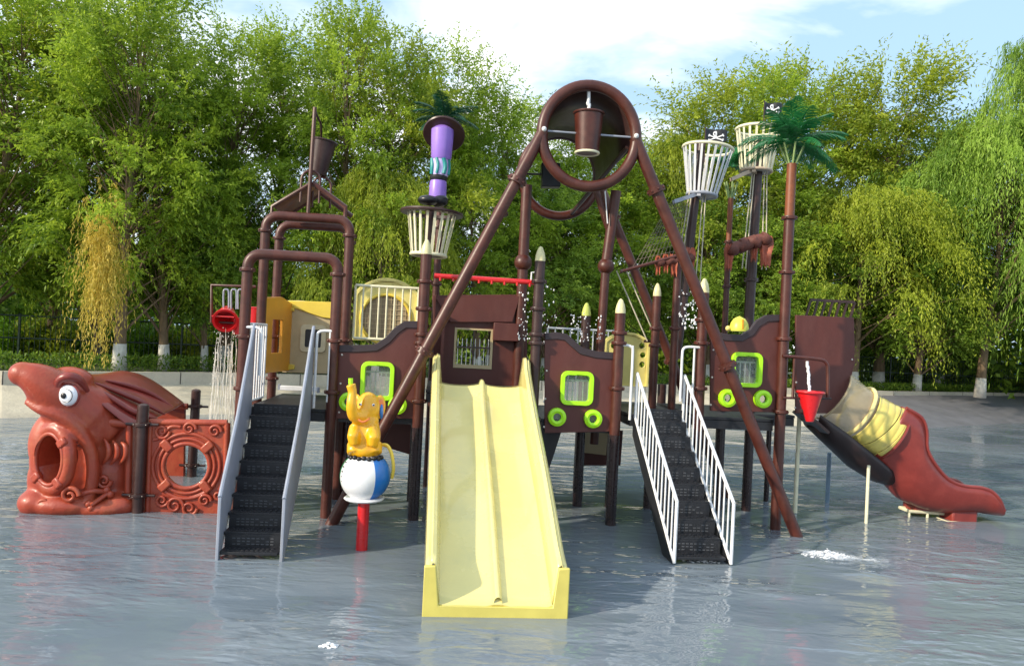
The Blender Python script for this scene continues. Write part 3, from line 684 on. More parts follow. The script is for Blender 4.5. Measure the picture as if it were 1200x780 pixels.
# climbing net behind the long right leg
nt_ = thing('climbing_net', 'fine rope net stretched between the near basket mast and the sloping spar', 'net', Q(770, 300, 1.7))
tl_, tr_, bl_, br_ = Q(785, 238, 2.1), Q(806, 236, 2.1), Q(742, 312, 1.3), Q(803, 298, 1.3)
for i in range(13): MB().tube([tl_.lerp(tr_, i / 12), bl_.lerp(br_, i / 12)], .005, 5).build('net_cord', mat('dark_net_cord', (.16, .13, .09), .8), nt_)
for i in range(1, 10): MB().tube([tl_.lerp(bl_, i / 10), tr_.lerp(br_, i / 10)], .005, 5).build('net_cord', mat('dark_net_cord', (.16, .13, .09), .8), nt_)
def furled(name, label, ends, tips, v, rr, mast=None):
    o = thing(name, label, 'sail', ends[0], 'furled red brown sails')
    a, b_ = ends
    n = 14; pts = []; rs = []
    rv = random.Random(5)
    for i in range(n + 1):
        t = i / n; pts.append(a.lerp(b_, t) + Vector((0, 0, -.05 * math.sin(t * math.pi * 5) ** 2))); rs.append(rr * (.8 + .35 * abs(math.sin(t * math.pi * 3.5 + .6))))
    MB().tube(pts, rs, 14).build('rolled_cloth', mat('dark_rolled_sailcloth', (.13, .04, .028), .6, .3, 12, .4, 30), o)
    for tp, w, up in tips:
        mb = MB(); secs = []
        for i in range(9):
            t = i / 8; c = Vector(up).lerp(Vector(tp), t); ww = w * (1 - .55 * t ** 2) * (1 + .12 * math.sin(t * 9))
            secs.append([c + Vector((ww * math.cos(x), .35 * ww * math.sin(x) + .04 * math.sin(3 * x), .05 * math.sin(4 * x))) for x in [2 * math.pi * j / 14 for j in range(14)]])
        mb.loft(secs, closed=True); mb.build('hanging_end', CLOTH, o)
    return o
v = 2.0
furled('furled_sail', 'furled red brown sail hanging left of the palm post, below the far basket', (Q(855, 291, v), Q(899, 277, v)), [(Q(853, 316, v), .09, Q(855, 288, v)), (Q(897, 312, v), .13, Q(898, 278, v)), (Q(883, 305, v), .06, Q(884, 285, v))], v, .12)
v = 1.3
furled('furled_sail', 'furled orange red sail on a spar, crossed by the long right leg', (Q(770, 306, v), Q(812, 300, v)), [(Q(771, 320, v), .045, Q(771, 302, v)), (Q(780, 318, v), .05, Q(780, 300, v)), (Q(790, 322, v), .07, Q(789, 300, v)), (Q(809, 314, v), .09, Q(809, 292, v))], v, .07)
t = thing('spar', 'thin sloping spar running to the orange red furled sail', 'spar', Q(728, 318, 1.25))
MB().tube([Q(728, 318, 1.25), Q(800, 298, 1.25)], .028, 10).build('rod', BROWN, t)
MB().lathe([(0, -.03), (.035, -.02), (.035, .02), (0, .03)], Q(728, 318, 1.25), 10, Matrix.Rotation(R_(90), 3, 'Y')).build('end_cap', BROWND, t)

# ------------------------------------------------------------------ baskets (crow's nests)
def nest(label, px, pyt, pyb, wt, wb, v, rim_m, slat_m, base_m, tilt=0.0, flat=False, n=20, cross=False, mast=None):
    t = Q(px, pyt, v); bb = Q(px, pyb, v); h = t.z - bb.z
    o = thing('lookout_basket', label, 'basket', (t.x, v, bb.z), 'slatted lookout baskets on the masts')
    c = Vector((t.x, v, bb.z)); M = Matrix.Rotation(R_(tilt), 3, 'Y')
    if flat: MB().lathe([(wt - .06, h - .02), (wt + .12, h - .02), (wt + .13, h), (wt + .12, h + .03), (wt - .06, h + .03), (wt - .06, h - .02)], c, 36, M, close=False).build('rim', rim_m, o)
    else: MB().torus(c + M @ Vector((0, 0, h)), wt, .03, M, 40, 10).build('rim', rim_m, o)
    MB().torus(c, wb, .03, M, 32, 10).build('base_ring', base_m, o)
    MB().lathe([(0, -.012), (wb, -.012), (wb, .012), (0, .012)], c, 28, M).build('floor', mat('pale_mesh_floor', (.45, .43, .4), .6, .2, 30) if not flat else BROWND, o)
    for k in range(n):
        a = 2 * math.pi * (k + .5) / n; d = Vector((math.cos(a), math.sin(a), 0))
        p0 = c + M @ (d * wb); p1 = c + M @ (d * wt + Vector((0, 0, h)))
        R3 = Matrix.Rotation(a, 3, 'Z')
        ax = (p1 - p0); mid = (p0 + p1) / 2; q = ax.normalized().to_track_quat('Z', 'Y').to_matrix()
        lat = d.cross(ax.normalized()).normalized(); rad = lat.cross(ax.normalized()); rot = Matrix((rad, lat, ax.normalized())).transposed()
        MB().box(mid, (.012, .042, ax.length), rot).build('slat', slat_m, o)
    if cross:
        MB().box(c + M @ Vector((-.28, -.2, -.10)), (.85, .07, .07), M @ Matrix.Rotation(R_(-28), 3, 'Y') @ Matrix.Rotation(R_(20), 3, 'Z')).build('bracket', base_m, o)
        MB().box(c + M @ Vector((0, .0, -.05)), (wb * 2, .07, .05), M @ Matrix.Rotation(R_(60), 3, 'Z')).build('bracket', base_m, o)
    return o
GREYS = mat('grey_white_slats', (.62, .63, .66), .5, .1, 8)
nest('cream slatted basket with a flat dark rim holding the purple spray figure', 504.5, 250, 299, .42, .30, 1.2, BROWND, CREAM, CREAM, 2, True, 20)
nest('near grey and cream lookout basket beside the black skull flag', 825, 174, 229, .47, .28, 2.2, CREAM, GREYS, GREY, 5, False, 22, True)
nest('far cream lookout basket partly hidden by the palm fronds', 888, 152, 201, .43, .30, 2.6, CREAM, CREAM, mat('weathered_beige', (.45, .35, .25), .6), 1, False, 20, True)
def mast(label, p0, p1, v, r, stays=0, m=BROWND):
    a = Q(*p0, v); b_ = Q(*p1, v); o = thing('mast', label, 'mast', (a.x, v, a.z), 'masts under the lookout baskets')
    MB().tube([a, b_], r, 16).build('pole', m, o)
    d = b_ - a
    for k in range(stays):
        x = (-.11, .11, .17, -.16)[k]; MB().tube([a + d * .35 + Vector((x * 1.5, -.1, 0)), b_ - d * (.08 if k < 2 else .1) + Vector((x * .8, -.1, 0))], .012, 8).build('stay', ROPE, o)
    MB().lathe([(r, -.04), (r * 1.4, -.03), (r * 1.4, .03), (r, .04)], a + d * .3, 16).build('collar', m, o)
    return o
mast('brown mast inside the basket with the purple figure', (492, 440), (504, 247), 1.2, .08)
mast('dark mast with pale stays under the near grey lookout basket', (793, 420), (822, 168), 2.2, .085, 4)
mast('thick dark mast with pale stays under the far cream lookout basket', (876, 400), (890, 160), 2.6, .10, 4)
# skull flags
def flag(px0, px1, py0, py1, v, label, pole_from):
    a = Q(px0, py0, v); c = Q(px1, py1, v); W = c.x - a.x; Hh = a.z - c.z
    o = thing('pirate_flag', label, 'flag', Vector((a.x, v, c.z)), 'small black skull flags on the baskets')
    base = Q(px0, pole_from, v)
    MB().tube([Vector((a.x, v, base.z)), Vector((a.x, v, a.z + .02))], .012, 8).build('flagpole', BROWND, o)
    wave = lambda s: .04 * math.sin(s * 5.5)
    nx, nzz = 16, 12; top_ = lambda s: -.05 * math.sin(s * 3.1) * Hh - (.10 * Hh * max(0, s - .75) * 4) ; bot_ = lambda s: .10 * Hh * math.sin(s * 3.0) + (.22 * Hh * max(0, s - .8) * 5)
    secs = [[Vector((a.x + W * i / nx, v + wave(i / nx), c.z + bot_(i / nx) + (Hh + top_(i / nx) - bot_(i / nx)) * j / nzz)) for j in range(nzz + 1)] for i in range(nx + 1)]
    fl = MB().loft(secs).build('cloth', INK, o, solid=.008)
    def P3(x, z): return Vector((a.x + W * x, v + wave(x) - .009, c.z + Hh * z))
    mb = MB()
    mb.ball(P3(.5, .66), Hh * .19, 14, sz=(1.05, .10, 1)); mb.box(P3(.5, .47), (Hh * .2, .012, Hh * .12))
    for s in (-1, 1):
        mb.tube([P3(.5 - s * .27, .26), P3(.5, .40), P3(.5 + s * .27, .56)], Hh * .045, 8)
        for (x, z) in ((.5 - s * .28, .22), (.5 - s * .30, .29), (.5 + s * .28, .60), (.5 + s * .31, .53)): mb.ball(P3(x, z), Hh * .06, 8, sz=(1, .3, 1))
    em = mb.build('skull_and_bones', PURE, fl)
    mb = MB()
    for s in (-1, 1): mb.ball(P3(.5 + s * .065, .66) + Vector((0, -.022, 0)), Hh * .05, 8, sz=(1, .3, 1))
    mb.build('eye_socket', INK, fl)
flag(827, 851, 150, 170, 1.95, 'black skull and crossbones flag above the near grey basket', 190)
flag(896, 915, 119, 137, 2.3, 'faded skull and crossbones flag half hidden by the palm above the far basket', 170)

# ------------------------------------------------------------------ artificial palms
def palm(label, px, pyc, v, rad, n, gm_, pole=None, poletop=None, seed=1, r=.085, bark=.5):
    rv = random.Random(seed); c = Q(px, pyc, v)
    o = thing('artificial_palm', label, 'palm', (c.x, v, 0), 'artificial palms on brown posts')
    if pole:
        tp = Q(px + (-.0), poletop, v)
        zc = tp.z - .9
        MB().tube([(c.x, v, -.25 if pole > 400 else Q(px, pole, v).z), (c.x, v, zc)], r, 18).build('pole', BROWN, o)
        MB().tube([(c.x, v, zc), (c.x, v, tp.z)], r * .92, 18).build('upper_pole', mat('orange_brown_pole', (.20, .06, .022), .45, .2, 8), o)
        for z in (zc, zc - .9, zc - 2.0, zc - 3.2):
            if pole > 400 or z > Q(px, pole, v).z: collar_mb(c.x, v, z, r).build('collar', BROWN, o)
        mb = MB()
        for k in range(7): a = 2 * math.pi * k / 7; mb.tube([(c.x + r * .5 * math.cos(a), v + r * .5 * math.sin(a), tp.z - .05), (c.x + rad * .25 * math.cos(a), v + rad * .25 * math.sin(a), tp.z + .32)], .016, 6)
        mb.build('frond_stalk', mat('pale_green_stalk', (.30, .42, .16), .5), o)
    for k in range(n):
        az = 2 * math.pi * k / n + rv.uniform(-.2, .2); el = R_(rv.choice((80, 55, 35, 15, 0)) + rv.uniform(-8, 8)); L = rad * rv.uniform(.85, 1.1)
        h = Vector((math.cos(az), math.sin(az), 0)); p = Vector(c); pts = []
        for i in range(15):
            pts.append(p.copy()); e = el - (i / 14) ** 1.4 * R_(58); p = p + (h * math.cos(e) + Vector((0, 0, math.sin(e)))) * L / 14
        mb = MB(); mb.tube(pts, [.016 * (1 - .7 * i / 14) for i in range(15)], 6); side = h.cross(Vector((0, 0, 1)))
        for i in range(2, 15):
            for s in (-1, 1):
                for sub_ in (0, .33, .66):
                    if i == 14 and sub_: continue
                    b0 = pts[i].lerp(pts[min(14, i + 1)], sub_); d = (pts[min(14, i + 1)] - pts[i - 1]).normalized(); t = (i + sub_) / 14
                    ll = rad * .34 * math.sin(math.pi * (0.18 + .80 * t)) ** .7 * rv.uniform(.85, 1.1)
                    dr = (side * s * .8 + d * .65 + Vector((0, 0, -.22 + rv.uniform(-.12, .12)))).normalized(); w = d * .0085
                    q1 = b0 + dr * ll * .5 + Vector((0, 0, -.01)); q2 = b0 + dr * ll + Vector((0, 0, -.14 * ll))
                    mb.add([b0 - w * .6, b0 + w * .6, q1 + w, q1 - w, q2], [(0, 1, 2, 3), (3, 2, 4)])
        mb.build('frond', gm_, o, angle=180)
    return o
def leafmat(name, c1, c2, trans=.35, rough=.5):
    m = bpy.data.materials.new(name); m.use_nodes = True; n = m.node_tree.nodes; l = m.node_tree.links; b = n['Principled BSDF']
    b.inputs['Roughness'].default_value = rough; b.inputs['Specular IOR Level'].default_value = .35
    t = n.new('ShaderNodeTexCoord'); nn = n.new('ShaderNodeTexNoise'); nn.inputs['Scale'].default_value = .55; nn.inputs['Detail'].default_value = 5; nn.inputs['Roughness'].default_value = .75
    l.new(t.outputs['Object'], nn.inputs['Vector'])
    at = n.new('ShaderNodeAttribute'); at.attribute_name = 'tone'
    ad = n.new('ShaderNodeMath'); ad.operation = 'ADD'; l.new(nn.outputs['Fac'], ad.inputs[0]); l.new(at.outputs['Fac'], ad.inputs[1])
    mr = n.new('ShaderNodeMapRange'); mr.inputs['From Min'].default_value = .45; mr.inputs['From Max'].default_value = 1.45; l.new(ad.outputs[0], mr.inputs['Value'])
    r = n.new('ShaderNodeValToRGB'); r.color_ramp.elements[0].color = (*c1, 1); r.color_ramp.elements[1].color = (*c2, 1)
    l.new(mr.outputs[0], r.inputs['Fac']); l.new(r.outputs[0], b.inputs['Base Color'])
    tr = n.new('ShaderNodeBsdfTranslucent'); l.new(r.outputs[0], tr.inputs['Color'])
    mx_ = n.new('ShaderNodeMixShader'); mx_.inputs[0].default_value = trans
    l.new(b.outputs[0], mx_.inputs[1]); l.new(tr.outputs[0], mx_.inputs[2]); l.new(mx_.outputs[0], n['Material Output'].inputs[0])
    MATS[name] = m; return m
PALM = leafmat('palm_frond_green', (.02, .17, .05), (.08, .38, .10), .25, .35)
palm('tall artificial palm with wide green fronds on the right front post', 929, 168, 0, .84, 30, PALM, 625, 192, 3)
palm('slim artificial palm between the two lookout baskets', 858, 196, 2.9, .55, 14, PALM, 420, 232, 5, r=.06)
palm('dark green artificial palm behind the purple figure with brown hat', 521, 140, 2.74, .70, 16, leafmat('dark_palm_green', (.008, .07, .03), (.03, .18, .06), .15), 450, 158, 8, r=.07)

# ------------------------------------------------------------------ purple spray figure in the first basket
v = 1.05; c = Q(513, 240, v)
o = thing('spray_figure', 'purple column figure with brown hat, teal band and black shoes in the cream basket', 'figure', c)
def zq(y): return Q(513, y, v).z
def xq(x, y): return Q(x, y, v).x
MB().lathe([(.135, zq(238)), (.15, zq(232)), (.145, zq(214)), (.13, zq(211))], (xq(513, 225), v, 0), 24).build('lower_column', PURPLE, o)
MB().lathe([(.14, zq(212)), (.155, zq(210)), (.155, zq(207)), (.14, zq(206))], (xq(514, 210), v, 0), 24).build('belt', INK, o)
MB().lathe([(.135, zq(208)), (.145, zq(200)), (.15, zq(184))], (xq(516, 196), v, 0), 24).build('middle_column', mat('pale_lilac_plastic', (.55, .45, .80), .35), o)
mb = MB(); rv = random.Random(2)
cxm = xq(516, 196)
for k in range(4):
    a = R_(-160 + k * 47); z0_ = zq(205); z1_ = zq(187)
    mb.tube(smooth([(cxm + .148 * math.cos(a), v + .148 * math.sin(a), z0_), (cxm + .155 * math.cos(a + .15), v + .155 * math.sin(a + .15), (z0_ + z1_) / 2), (cxm + .15 * math.cos(a - .1), v + .15 * math.sin(a - .1), z1_)], 4), .025 if k % 2 else .035, 8)
mb.build('stripe', TEAL, o)
MB().lathe([(.16, zq(187)), (.175, zq(184)), (.19, zq(165)), (.195, zq(152)), (.10, zq(147))], (xq(518, 168), v, 0), 28).build('upper_column', PURPLE, o)
M = Matrix.Rotation(R_(7), 3, 'Y') @ Matrix.Rotation(R_(-42), 3, 'X')
MB().lathe([(.0, -.02), (.20, -.01), (.35, .0), (.365, .025), (.35, .05), (.2, .06), (.17, .12), (.0, .15)], (xq(520, 158), v + .05, zq(157)), 36, M).build('hat', BROWND, o)
mb = MB(); mb.ball((xq(502, 236), v - .12, zq(237)), .14, 18, sz=(1.3, 1.3, .62)); mb.ball((xq(514, 236), v - .02, zq(235)), .15, 18, sz=(1.1, 1, .8)); mb.build('shoe', INK, o)

# ------------------------------------------------------------------ red bucket in its bracket, right
v = -.15
o = thing('bucket_bracket', 'bent brown pipe bracket holding the red bucket beside the palm post', 'bracket', Q(930, 450, v))
P_ = [Q(917, 417, v), Q(931, 418, v), Q(960, 421, v), Q(968, 425, v), Q(970, 434, v), Q(970, 465, v)]
MB().tube(smooth(P_, 4), .028, 10).build('bent_tube', BROWN, o)
MB().tube([Q(931, 420, v), Q(929, 466, v), Q(917, 466, v)], .024, 10).build('side_tube', BROWN, o)
MB().tube([Q(922, 466, v), Q(974, 467, v)], .018, 8).build('axle', BROWND, o)
c = Q(949, 470, v)
o = thing('red_bucket', 'bright red cone shaped bucket hanging in the brown bracket at the right', 'bucket', c)
MB().lathe([(0.02, -.34), (.06, -.33), (.20, .12), (.225, .13), (.225, .16), (.19, .16), (.05, -.28), (0, -.28)], c, 24, Matrix.Rotation(R_(-5), 3, 'X')).build('bucket_shell', RED, o)
MB().torus(c + Vector((0, 0, .15)), .215, .02, None, 28, 8).build('rim', RED, o)
MB().box(c + Vector((.0, 0, -.16)), (.34, .03, .05)).build('strap', BROWND, o)
t = thing('falling_water', 'thin white stream of water falling into the red cone bucket', 'water', Q(949, 428, v)); mb = MB(); rv = random.Random(4)
pts = []; 
for k in range(20): pts.append(Q(947 + rv.uniform(-.5, .5) + k * .08, 428 + k * 1.6, v))
mb.tube(pts, [.018 + .010 * abs(math.sin(k * 1.1)) for k in range(20)], 8)
mb.build('stream', FOAM, t)
MB().tube([Q(946, 423, v), Q(946, 430, v)], .024, 8).build('nozzle', WHITE, t)
# red tipping bucket on the left with its frame and spill
v = 1.9
o = thing('pipe_gantry', 'square brown pipe frame above the red buckets at the left', 'frame', Q(275, 345, v))
MB().tube([Q(248, 378, v), Q(248, 334, v), Q(300, 336, v)], .028, 10).build('outer_pipe', BROWN, o)
MB().tube([Q(248, 377, v), Q(300, 380, v)], .022, 10).build('lower_pipe', BROWN, o)
for x in (262, 271, 279): MB().tube(smooth([Q(x, 362, v), Q(x, 342, v), Q(x + 3, 339, v), Q(x + 6, 342, v), Q(x + 6, 362, v)], 4), .016, 8).build('feed_pipe', GREY, o)
c = Q(265, 371, v)
o = thing('red_bucket', 'round red bucket tipped towards the viewer and pouring water at the left', 'bucket', c, 'red buckets at the left')
M = Matrix.Rotation(R_(115), 3, 'X') @ Matrix.Rotation(R_(10), 3, 'Y')
MB().lathe([(0, -.2), (.13, -.2), (.20, .14), (.22, .15), (.22, .18), (.18, .18), (.11, -.16), (0, -.16)], c, 24, M).build('bucket_shell', RED, o)
MB().box(c + Vector((0, -.2, 0)), (.38, .02, .02)).build('axle', RED, o)
c2 = Q(280, 382, v + .1)
o = thing('red_bucket', 'small red bucket hanging half hidden behind the front arch leg', 'bucket', c2, 'red buckets at the left')
MB().lathe([(0, -.15), (.10, -.15), (.14, .14), (.12, .14), (.09, -.12), (0, -.12)], c2, 20).build('bucket_shell', RED, o)
MB().torus(c2 + Vector((0, 0, .14)), .135, .014, None, 24, 8).build('rim', RED, o)
c2 = Q(299, 370, v - .2)
o = thing('red_bucket', 'small red bucket between the legs of the left pipe arches', 'bucket', c2, 'red buckets at the left')
MB().lathe([(0, -.15), (.10, -.15), (.14, .14), (.12, .14), (.09, -.12), (0, -.12)], c2, 20).build('bucket_shell', RED, o)
MB().torus(c2 + Vector((0, 0, .14)), .135, .014, None, 24, 8).build('rim', RED, o)
def spill(label, c, zt, zb, w, n, seed, spread=1.5, m=WATERFALL, name='water_spill'):
    rv = random.Random(seed); mb = MB()
    for k in range(n):
        x = rv.uniform(-w, w); y = rv.uniform(-w * .6, w * .6); z = zt - rv.random() * .2; pts = []; rs = []; ln = rv.uniform(.35, .9) * (zt - zb); s0 = rv.uniform(0, (zt - zb) - ln)
        for i in range(12):
            t = i / 11; zz = zt - s0 - ln * t; f = 1 + (spread - 1) * (zt - zz) / (zt - zb)
            pts.append((c[0] + x * f + .012 * math.sin(i * 1.7 + k), c[1] + y * f, zz)); rs.append(.0075 * (1 + .6 * math.sin(i * 2.1 + k)) * (1 - .5 * abs(2 * t - 1)))
        mb.tube(pts, rs, 6)
    for k in range(n * 6):
        t = rv.random(); f = 1 + (spread - 1) * t; mb.ball((c[0] + rv.uniform(-w, w) * f * 1.1, c[1] + rv.uniform(-w, w) * f, zt - (zt - zb) * t), rv.uniform(.004, .010), 6, sz=(1, 1, 1.8))
    o = mb.build(name, m, origin=(c[0], c[1], zb)); return tag(o, label, 'water', None)
q0 = Q(265, 384, 1.7); spill('pale strands of water pouring from the tipped red bucket at the left', (q0.x, q0.y), q0.z, 0.02, .16, 42, 5)
def drops(label, px0, px1, py0, py1, v0, v1, n, seed, rmin=.005, rmax=.015):
    rv = random.Random(seed); mb = MB()
    for k in range(n):
        p = Q(rv.uniform(px0, px1), py0 + (py1 - py0) * rv.random() ** .8, rv.uniform(v0, v1)); mb.ball(p, rv.uniform(rmin, rmax), 6, sz=(1, 1, rv.uniform(1, 2)))
    o = mb.build('water_spray', FOAM, origin=Q((px0 + px1) / 2, py1, v0)); return tag(o, label, 'water spray', None, 'stuff')
drops('white drops of water spraying around the wet dark post', 607, 652, 332, 405, .1, .9, 110, 3)
drops('white drops of water spraying behind the middle hull board', 669, 706, 366, 402, .8, 1.3, 70, 4)
drops('white drops of water spraying behind the furled sail', 796, 820, 340, 385, .8, 1.3, 80, 5, .006, .02)

# ------------------------------------------------------------------ yellow boards
v = 2.78
o = thing('playhouse_wall', 'bright yellow wall board with a small dark window at the back of the left platform', 'board', Q(355, 436, v))
out = pq([(331, 352), (352, 352), (380, 355), (392, 354), (392, 438), (331, 436)], v); a = Q(358, 385, v); c = Q(377, 408, v)
MB().prism(out, [rrect(a.x, c.x, c.z, a.z, .04)[::-1]], v - .04, v + .04).build('wall', BEIGE, o, bevel=.01)
MB().prism(pq([(331, 352), (392, 354), (392, 374), (378, 372), (360, 366), (340, 359), (331, 358)], v), [], v - .08, v - .042).build('top_band', YELLOW, o, bevel=.012)
MB().prism(pq([(333, 358), (346, 361), (346, 365), (338, 363), (338, 426), (346, 427), (346, 432), (333, 434)], v), [], v - .09, v - .042).build('side_band', YELLOW, o, bevel=.012)
f = MB().prism(rrect(a.x - .08, c.x + .08, c.z - .08, a.z + .08, .08), [rrect(a.x + .01, c.x - .01, c.z + .01, a.z - .01, .03)[::-1]], v - .08, v - .042).build('window_frame', mat('light_beige', (.62, .55, .36), .45), o, bevel=.01)
MB().box(((a.x + c.x) / 2, v - .05, (a.z + c.z) / 2), (c.x - a.x, .01, a.z - c.z)).build('pane', INK, f)
o = thing('side_board', 'orange side board standing edge on at the left of the yellow wall', 'board', Q(318, 436, 2.1))
uo = Q(311, 350, 1.5).x
zt_, zb_ = Q(318, 350, 2).z, Q(318, 436, 2).z
def oo(a, b, t): return Vector((uo + (a - 1.45) * .16 + t, a, b))
MB().prism([(1.45, zb_), (2.75, zb_), (2.75, zt_ - .05), (2.2, zt_ + .05), (1.45, zt_)], [[(1.8, zb_ + .35), (1.8, zb_ + .95), (2.3, zb_ + .95), (2.3, zb_ + .35)]], -.03, .03, place=oo).build('board', ORANGE, o, bevel=.01)
MB().tube([(uo - .05, 1.42, zb_), (uo - .05, 1.42, zt_)], .04, 8).build('edge_tube', YELLOW, o)
def arch_board(label, px0, px1, pys, pyc, pyb, v, hole=None, holds=(), hr=.38):
    a = Q(px0, pys, v); c = Q(px1, pys, v); zt = Q((px0 + px1) / 2, pyc, v).z; zb = Q((px0 + px1) / 2, pyb, v).z; cu = (a.x + c.x) / 2; hw = (c.x - a.x) / 2; zs = (a.z + c.z) / 2
    o = thing('arched_board', label, 'board', (cu, v, zb), 'pale yellow arched boards')
    out = [(a.x, zb), (c.x, zb), (c.x, zs)] + [(cu + hw * math.cos(R_(t)), zs + (zt - zs) * max(0, math.sin(R_(t))) ** 1.6) for t in range(10, 180, 10)] + [(a.x, zs)]
    holes = []
    if hole: h = Q(*hole, v); holes = [circ(h.x, h.z, hr, 32)[::-1]]
    for (x, y) in holds: p = Q(x, y, v); holes.append(circ(p.x, p.z, .06, 12)[::-1])
    MB().prism(out, holes, v - .04, v + .04).build('board', YELP, o, bevel=.012)
    MB().prism(out, [[(cu + (p[0] - cu) * .9, zb + .02 + (p[1] - zb) * .93) for p in out][::-1]], v - .07, v - .042).build('raised_edge', YELP, o, bevel=.01)
    if hole:
        f = MB().torus((h.x, v - .05, h.z), hr, .03, RX90, 40, 10).build('round_frame', YELLOW, o)
        MB().lathe([(0, 0), (hr, 0), (hr, .02), (0, .02)], (h.x, v, h.z), 32, RX90).build('mesh_disc', MESH, f)
        mb = MB()
        for k in range(-4, 5):
            w = math.sqrt(hr * hr - (k * hr / 5) ** 2)
            mb.box((h.x + k * hr / 5, v - .03, h.z), (.01, .01, 2 * w)).box((h.x, v - .033, h.z + k * hr / 5), (2 * w, .01, .01))
        mb.build('mesh_bar', BEIGE, f)
    return o
arch_board('pale yellow arched board with a round mesh window behind the cream balusters', 416, 492, 345, 326, 400, 2.4, (452, 374), (), .46)
arch_board('pale yellow arched board with round finger holes behind the post by the baluster stairs', 708, 761, 400, 389, 452, 2.6, None, ((719, 405), (752, 405), (753, 416), (752, 427), (719, 416)))
o = thing('dome', 'small yellow green dome with a dark slit on top of the right hull board', 'dome', Q(866, 387, .9))
c = Q(866, 388, .9); MB().lathe([(.165, 0), (.17, .04), (.15, .14), (.10, .22), (.0, .27)], c, 24).build('dome_shell', mat('yellow_green_plastic', (.72, .72, .09), .35), o)
MB().box(c + Vector((.0, -.145, .12)), (.025, .05, .17)).build('slit', ORANGE, o)
MB().ball(c + Vector((-.2, 0, .04)), .05, 10).build('knob', YELP, o)

# ------------------------------------------------------------------ voxel blended organic forms
def organic(blobs, voxel, smooth_it=6, cut=None):
    """blobs: list of MB; union by voxel remesh; returns MB-like object with plain mesh"""
    mb = MB()
    for b_ in blobs: mb.add(b_.v, b_.f)
    me = bpy.data.meshes.new('tmp'); me.from_pydata([tuple(p) for p in mb.v], [], mb.f)
    bm = bmesh.new(); bm.from_mesh(me); bmesh.ops.recalc_face_normals(bm, faces=bm.faces); bm.to_mesh(me); bm.free()
    ob = bpy.data.objects.new('tmp', me); col.objects.link(ob)
    q = ob.modifiers.new('r', 'REMESH'); q.mode = 'VOXEL'; q.voxel_size = voxel
    s_ = ob.modifiers.new('s', 'SMOOTH'); s_.factor = .5; s_.iterations = smooth_it
    cob = None
    if cut is not None:
        cm = bpy.data.meshes.new('cut'); cm.from_pydata([tuple(p) for p in cut.v], [], cut.f)
        bm = bmesh.new(); bm.from_mesh(cm); bmesh.ops.recalc_face_normals(bm, faces=bm.faces); bm.to_mesh(cm); bm.free()
        cob = bpy.data.objects.new('cut', cm); col.objects.link(cob)
        d = ob.modifiers.new('b', 'BOOLEAN'); d.operation = 'DIFFERENCE'; d.object = cob; d.solver = 'EXACT'
    dg = bpy.context.evaluated_depsgraph_get(); dg.update()
    ev = ob.evaluated_get(dg); m2 = ev.to_mesh()
    out = MB(); out.v = [v_.co.copy() for v_ in m2.vertices]; out.f = [tuple(p.vertices) for p in m2.polygons]; out.m = [0] * len(out.f)
    ev.to_mesh_clear(); bpy.data.objects.remove(ob); 
    if cob: bpy.data.objects.remove(cob)
    return out
def EB(c, sz, M=None, n=24): return MB().ball(c, 1.0, n, M, sz)

# elephant on the ball
v = -1.75; ek = Q(428, 557, v); BRr = .335
o = thing('elephant_spray_post', 'golden yellow elephant with raised trunk seated on a striped ball on a red pole', 'water toy', (ek.x, v, 0))
MB().tube([(ek.x, v, -.25), (ek.x, v, ek.z - .2)], .078, 20).build('pole', RED, o)
MB().lathe([(0, -.02), (.25, -.02), (.27, .0), (.25, .02), (0, .02)], (ek.x, v, ek.z - .30), 28).build('base_disc', PURE, o)
seq = [PURE, BLUE, RED, PURE, DGREEN, PURE]           # beach ball gores, one per sixty degrees
gc = {0: 'white', 1: 'blue'}
angs = [(-160, -62, PURE, 'ball_gore'), (-62, 0, BLUE, 'ball_gore'), (0, 60, PURE, 'ball_gore'), (60, 130, RED, 'ball_gore'), (130, 200, DGREEN, 'ball_gore')]
for a0, a1, mm, nm in angs:
    MB().lathe([(BRr * math.sin(math.pi * i / 24), -BRr * math.cos(math.pi * i / 24)) for i in range(25)], ek, 14, None, 1, 1, R_(a0), R_(a1)).build(nm, mm, o)
mb = MB()
for k in range(6): t = R_(-25 + k * 11); a = R_(-150); mb.ball(ek + Vector((BRr * math.cos(t) * math.cos(a), BRr * math.cos(t) * math.sin(a), BRr * math.sin(t) + .03)), .012, 8)
mb.build('rivet', INK, o)
def e(px, py, dv=0): return Q(px, py, v + dv)
hd = e(431, 478)
bl = [EB(e(428, 512), (.205, .20, .34)), EB(e(428, 526), (.22, .22, .16)), EB(hd, (.165, .18, .22)), EB(e(430, 492), (.16, .18, .12)),
      MB().tube(smooth([e(424, 488, -.12), e(415, 486, -.22), e(412, 474, -.28), e(413, 460, -.26), e(411, 450, -.26)], 5), [.12, .11, .105, .10, .095, .09, .085, .08, .078, .075, .07, .068, .065, .062, .06, .058, .06, .062, .064, .066, .066], 14),
      MB().tube([e(417, 500, -.1), e(414, 512, -.22), e(415, 520, -.20)], [.09, .085, .07], 12), MB().tube([e(436, 502, -.1), e(438, 514, -.22), e(436, 522, -.2)], [.09, .085, .07], 12),
      MB().tube([e(417, 520, -.05), e(415, 532, -.14)], [.12, .10], 12), MB().tube([e(438, 520, -.05), e(439, 532, -.12)], [.12, .10], 12)]
organic(bl, .018, 5).build('body', ELE, o)
ear = lambda s: [e(431 + s * 11, 470, -.02), ]
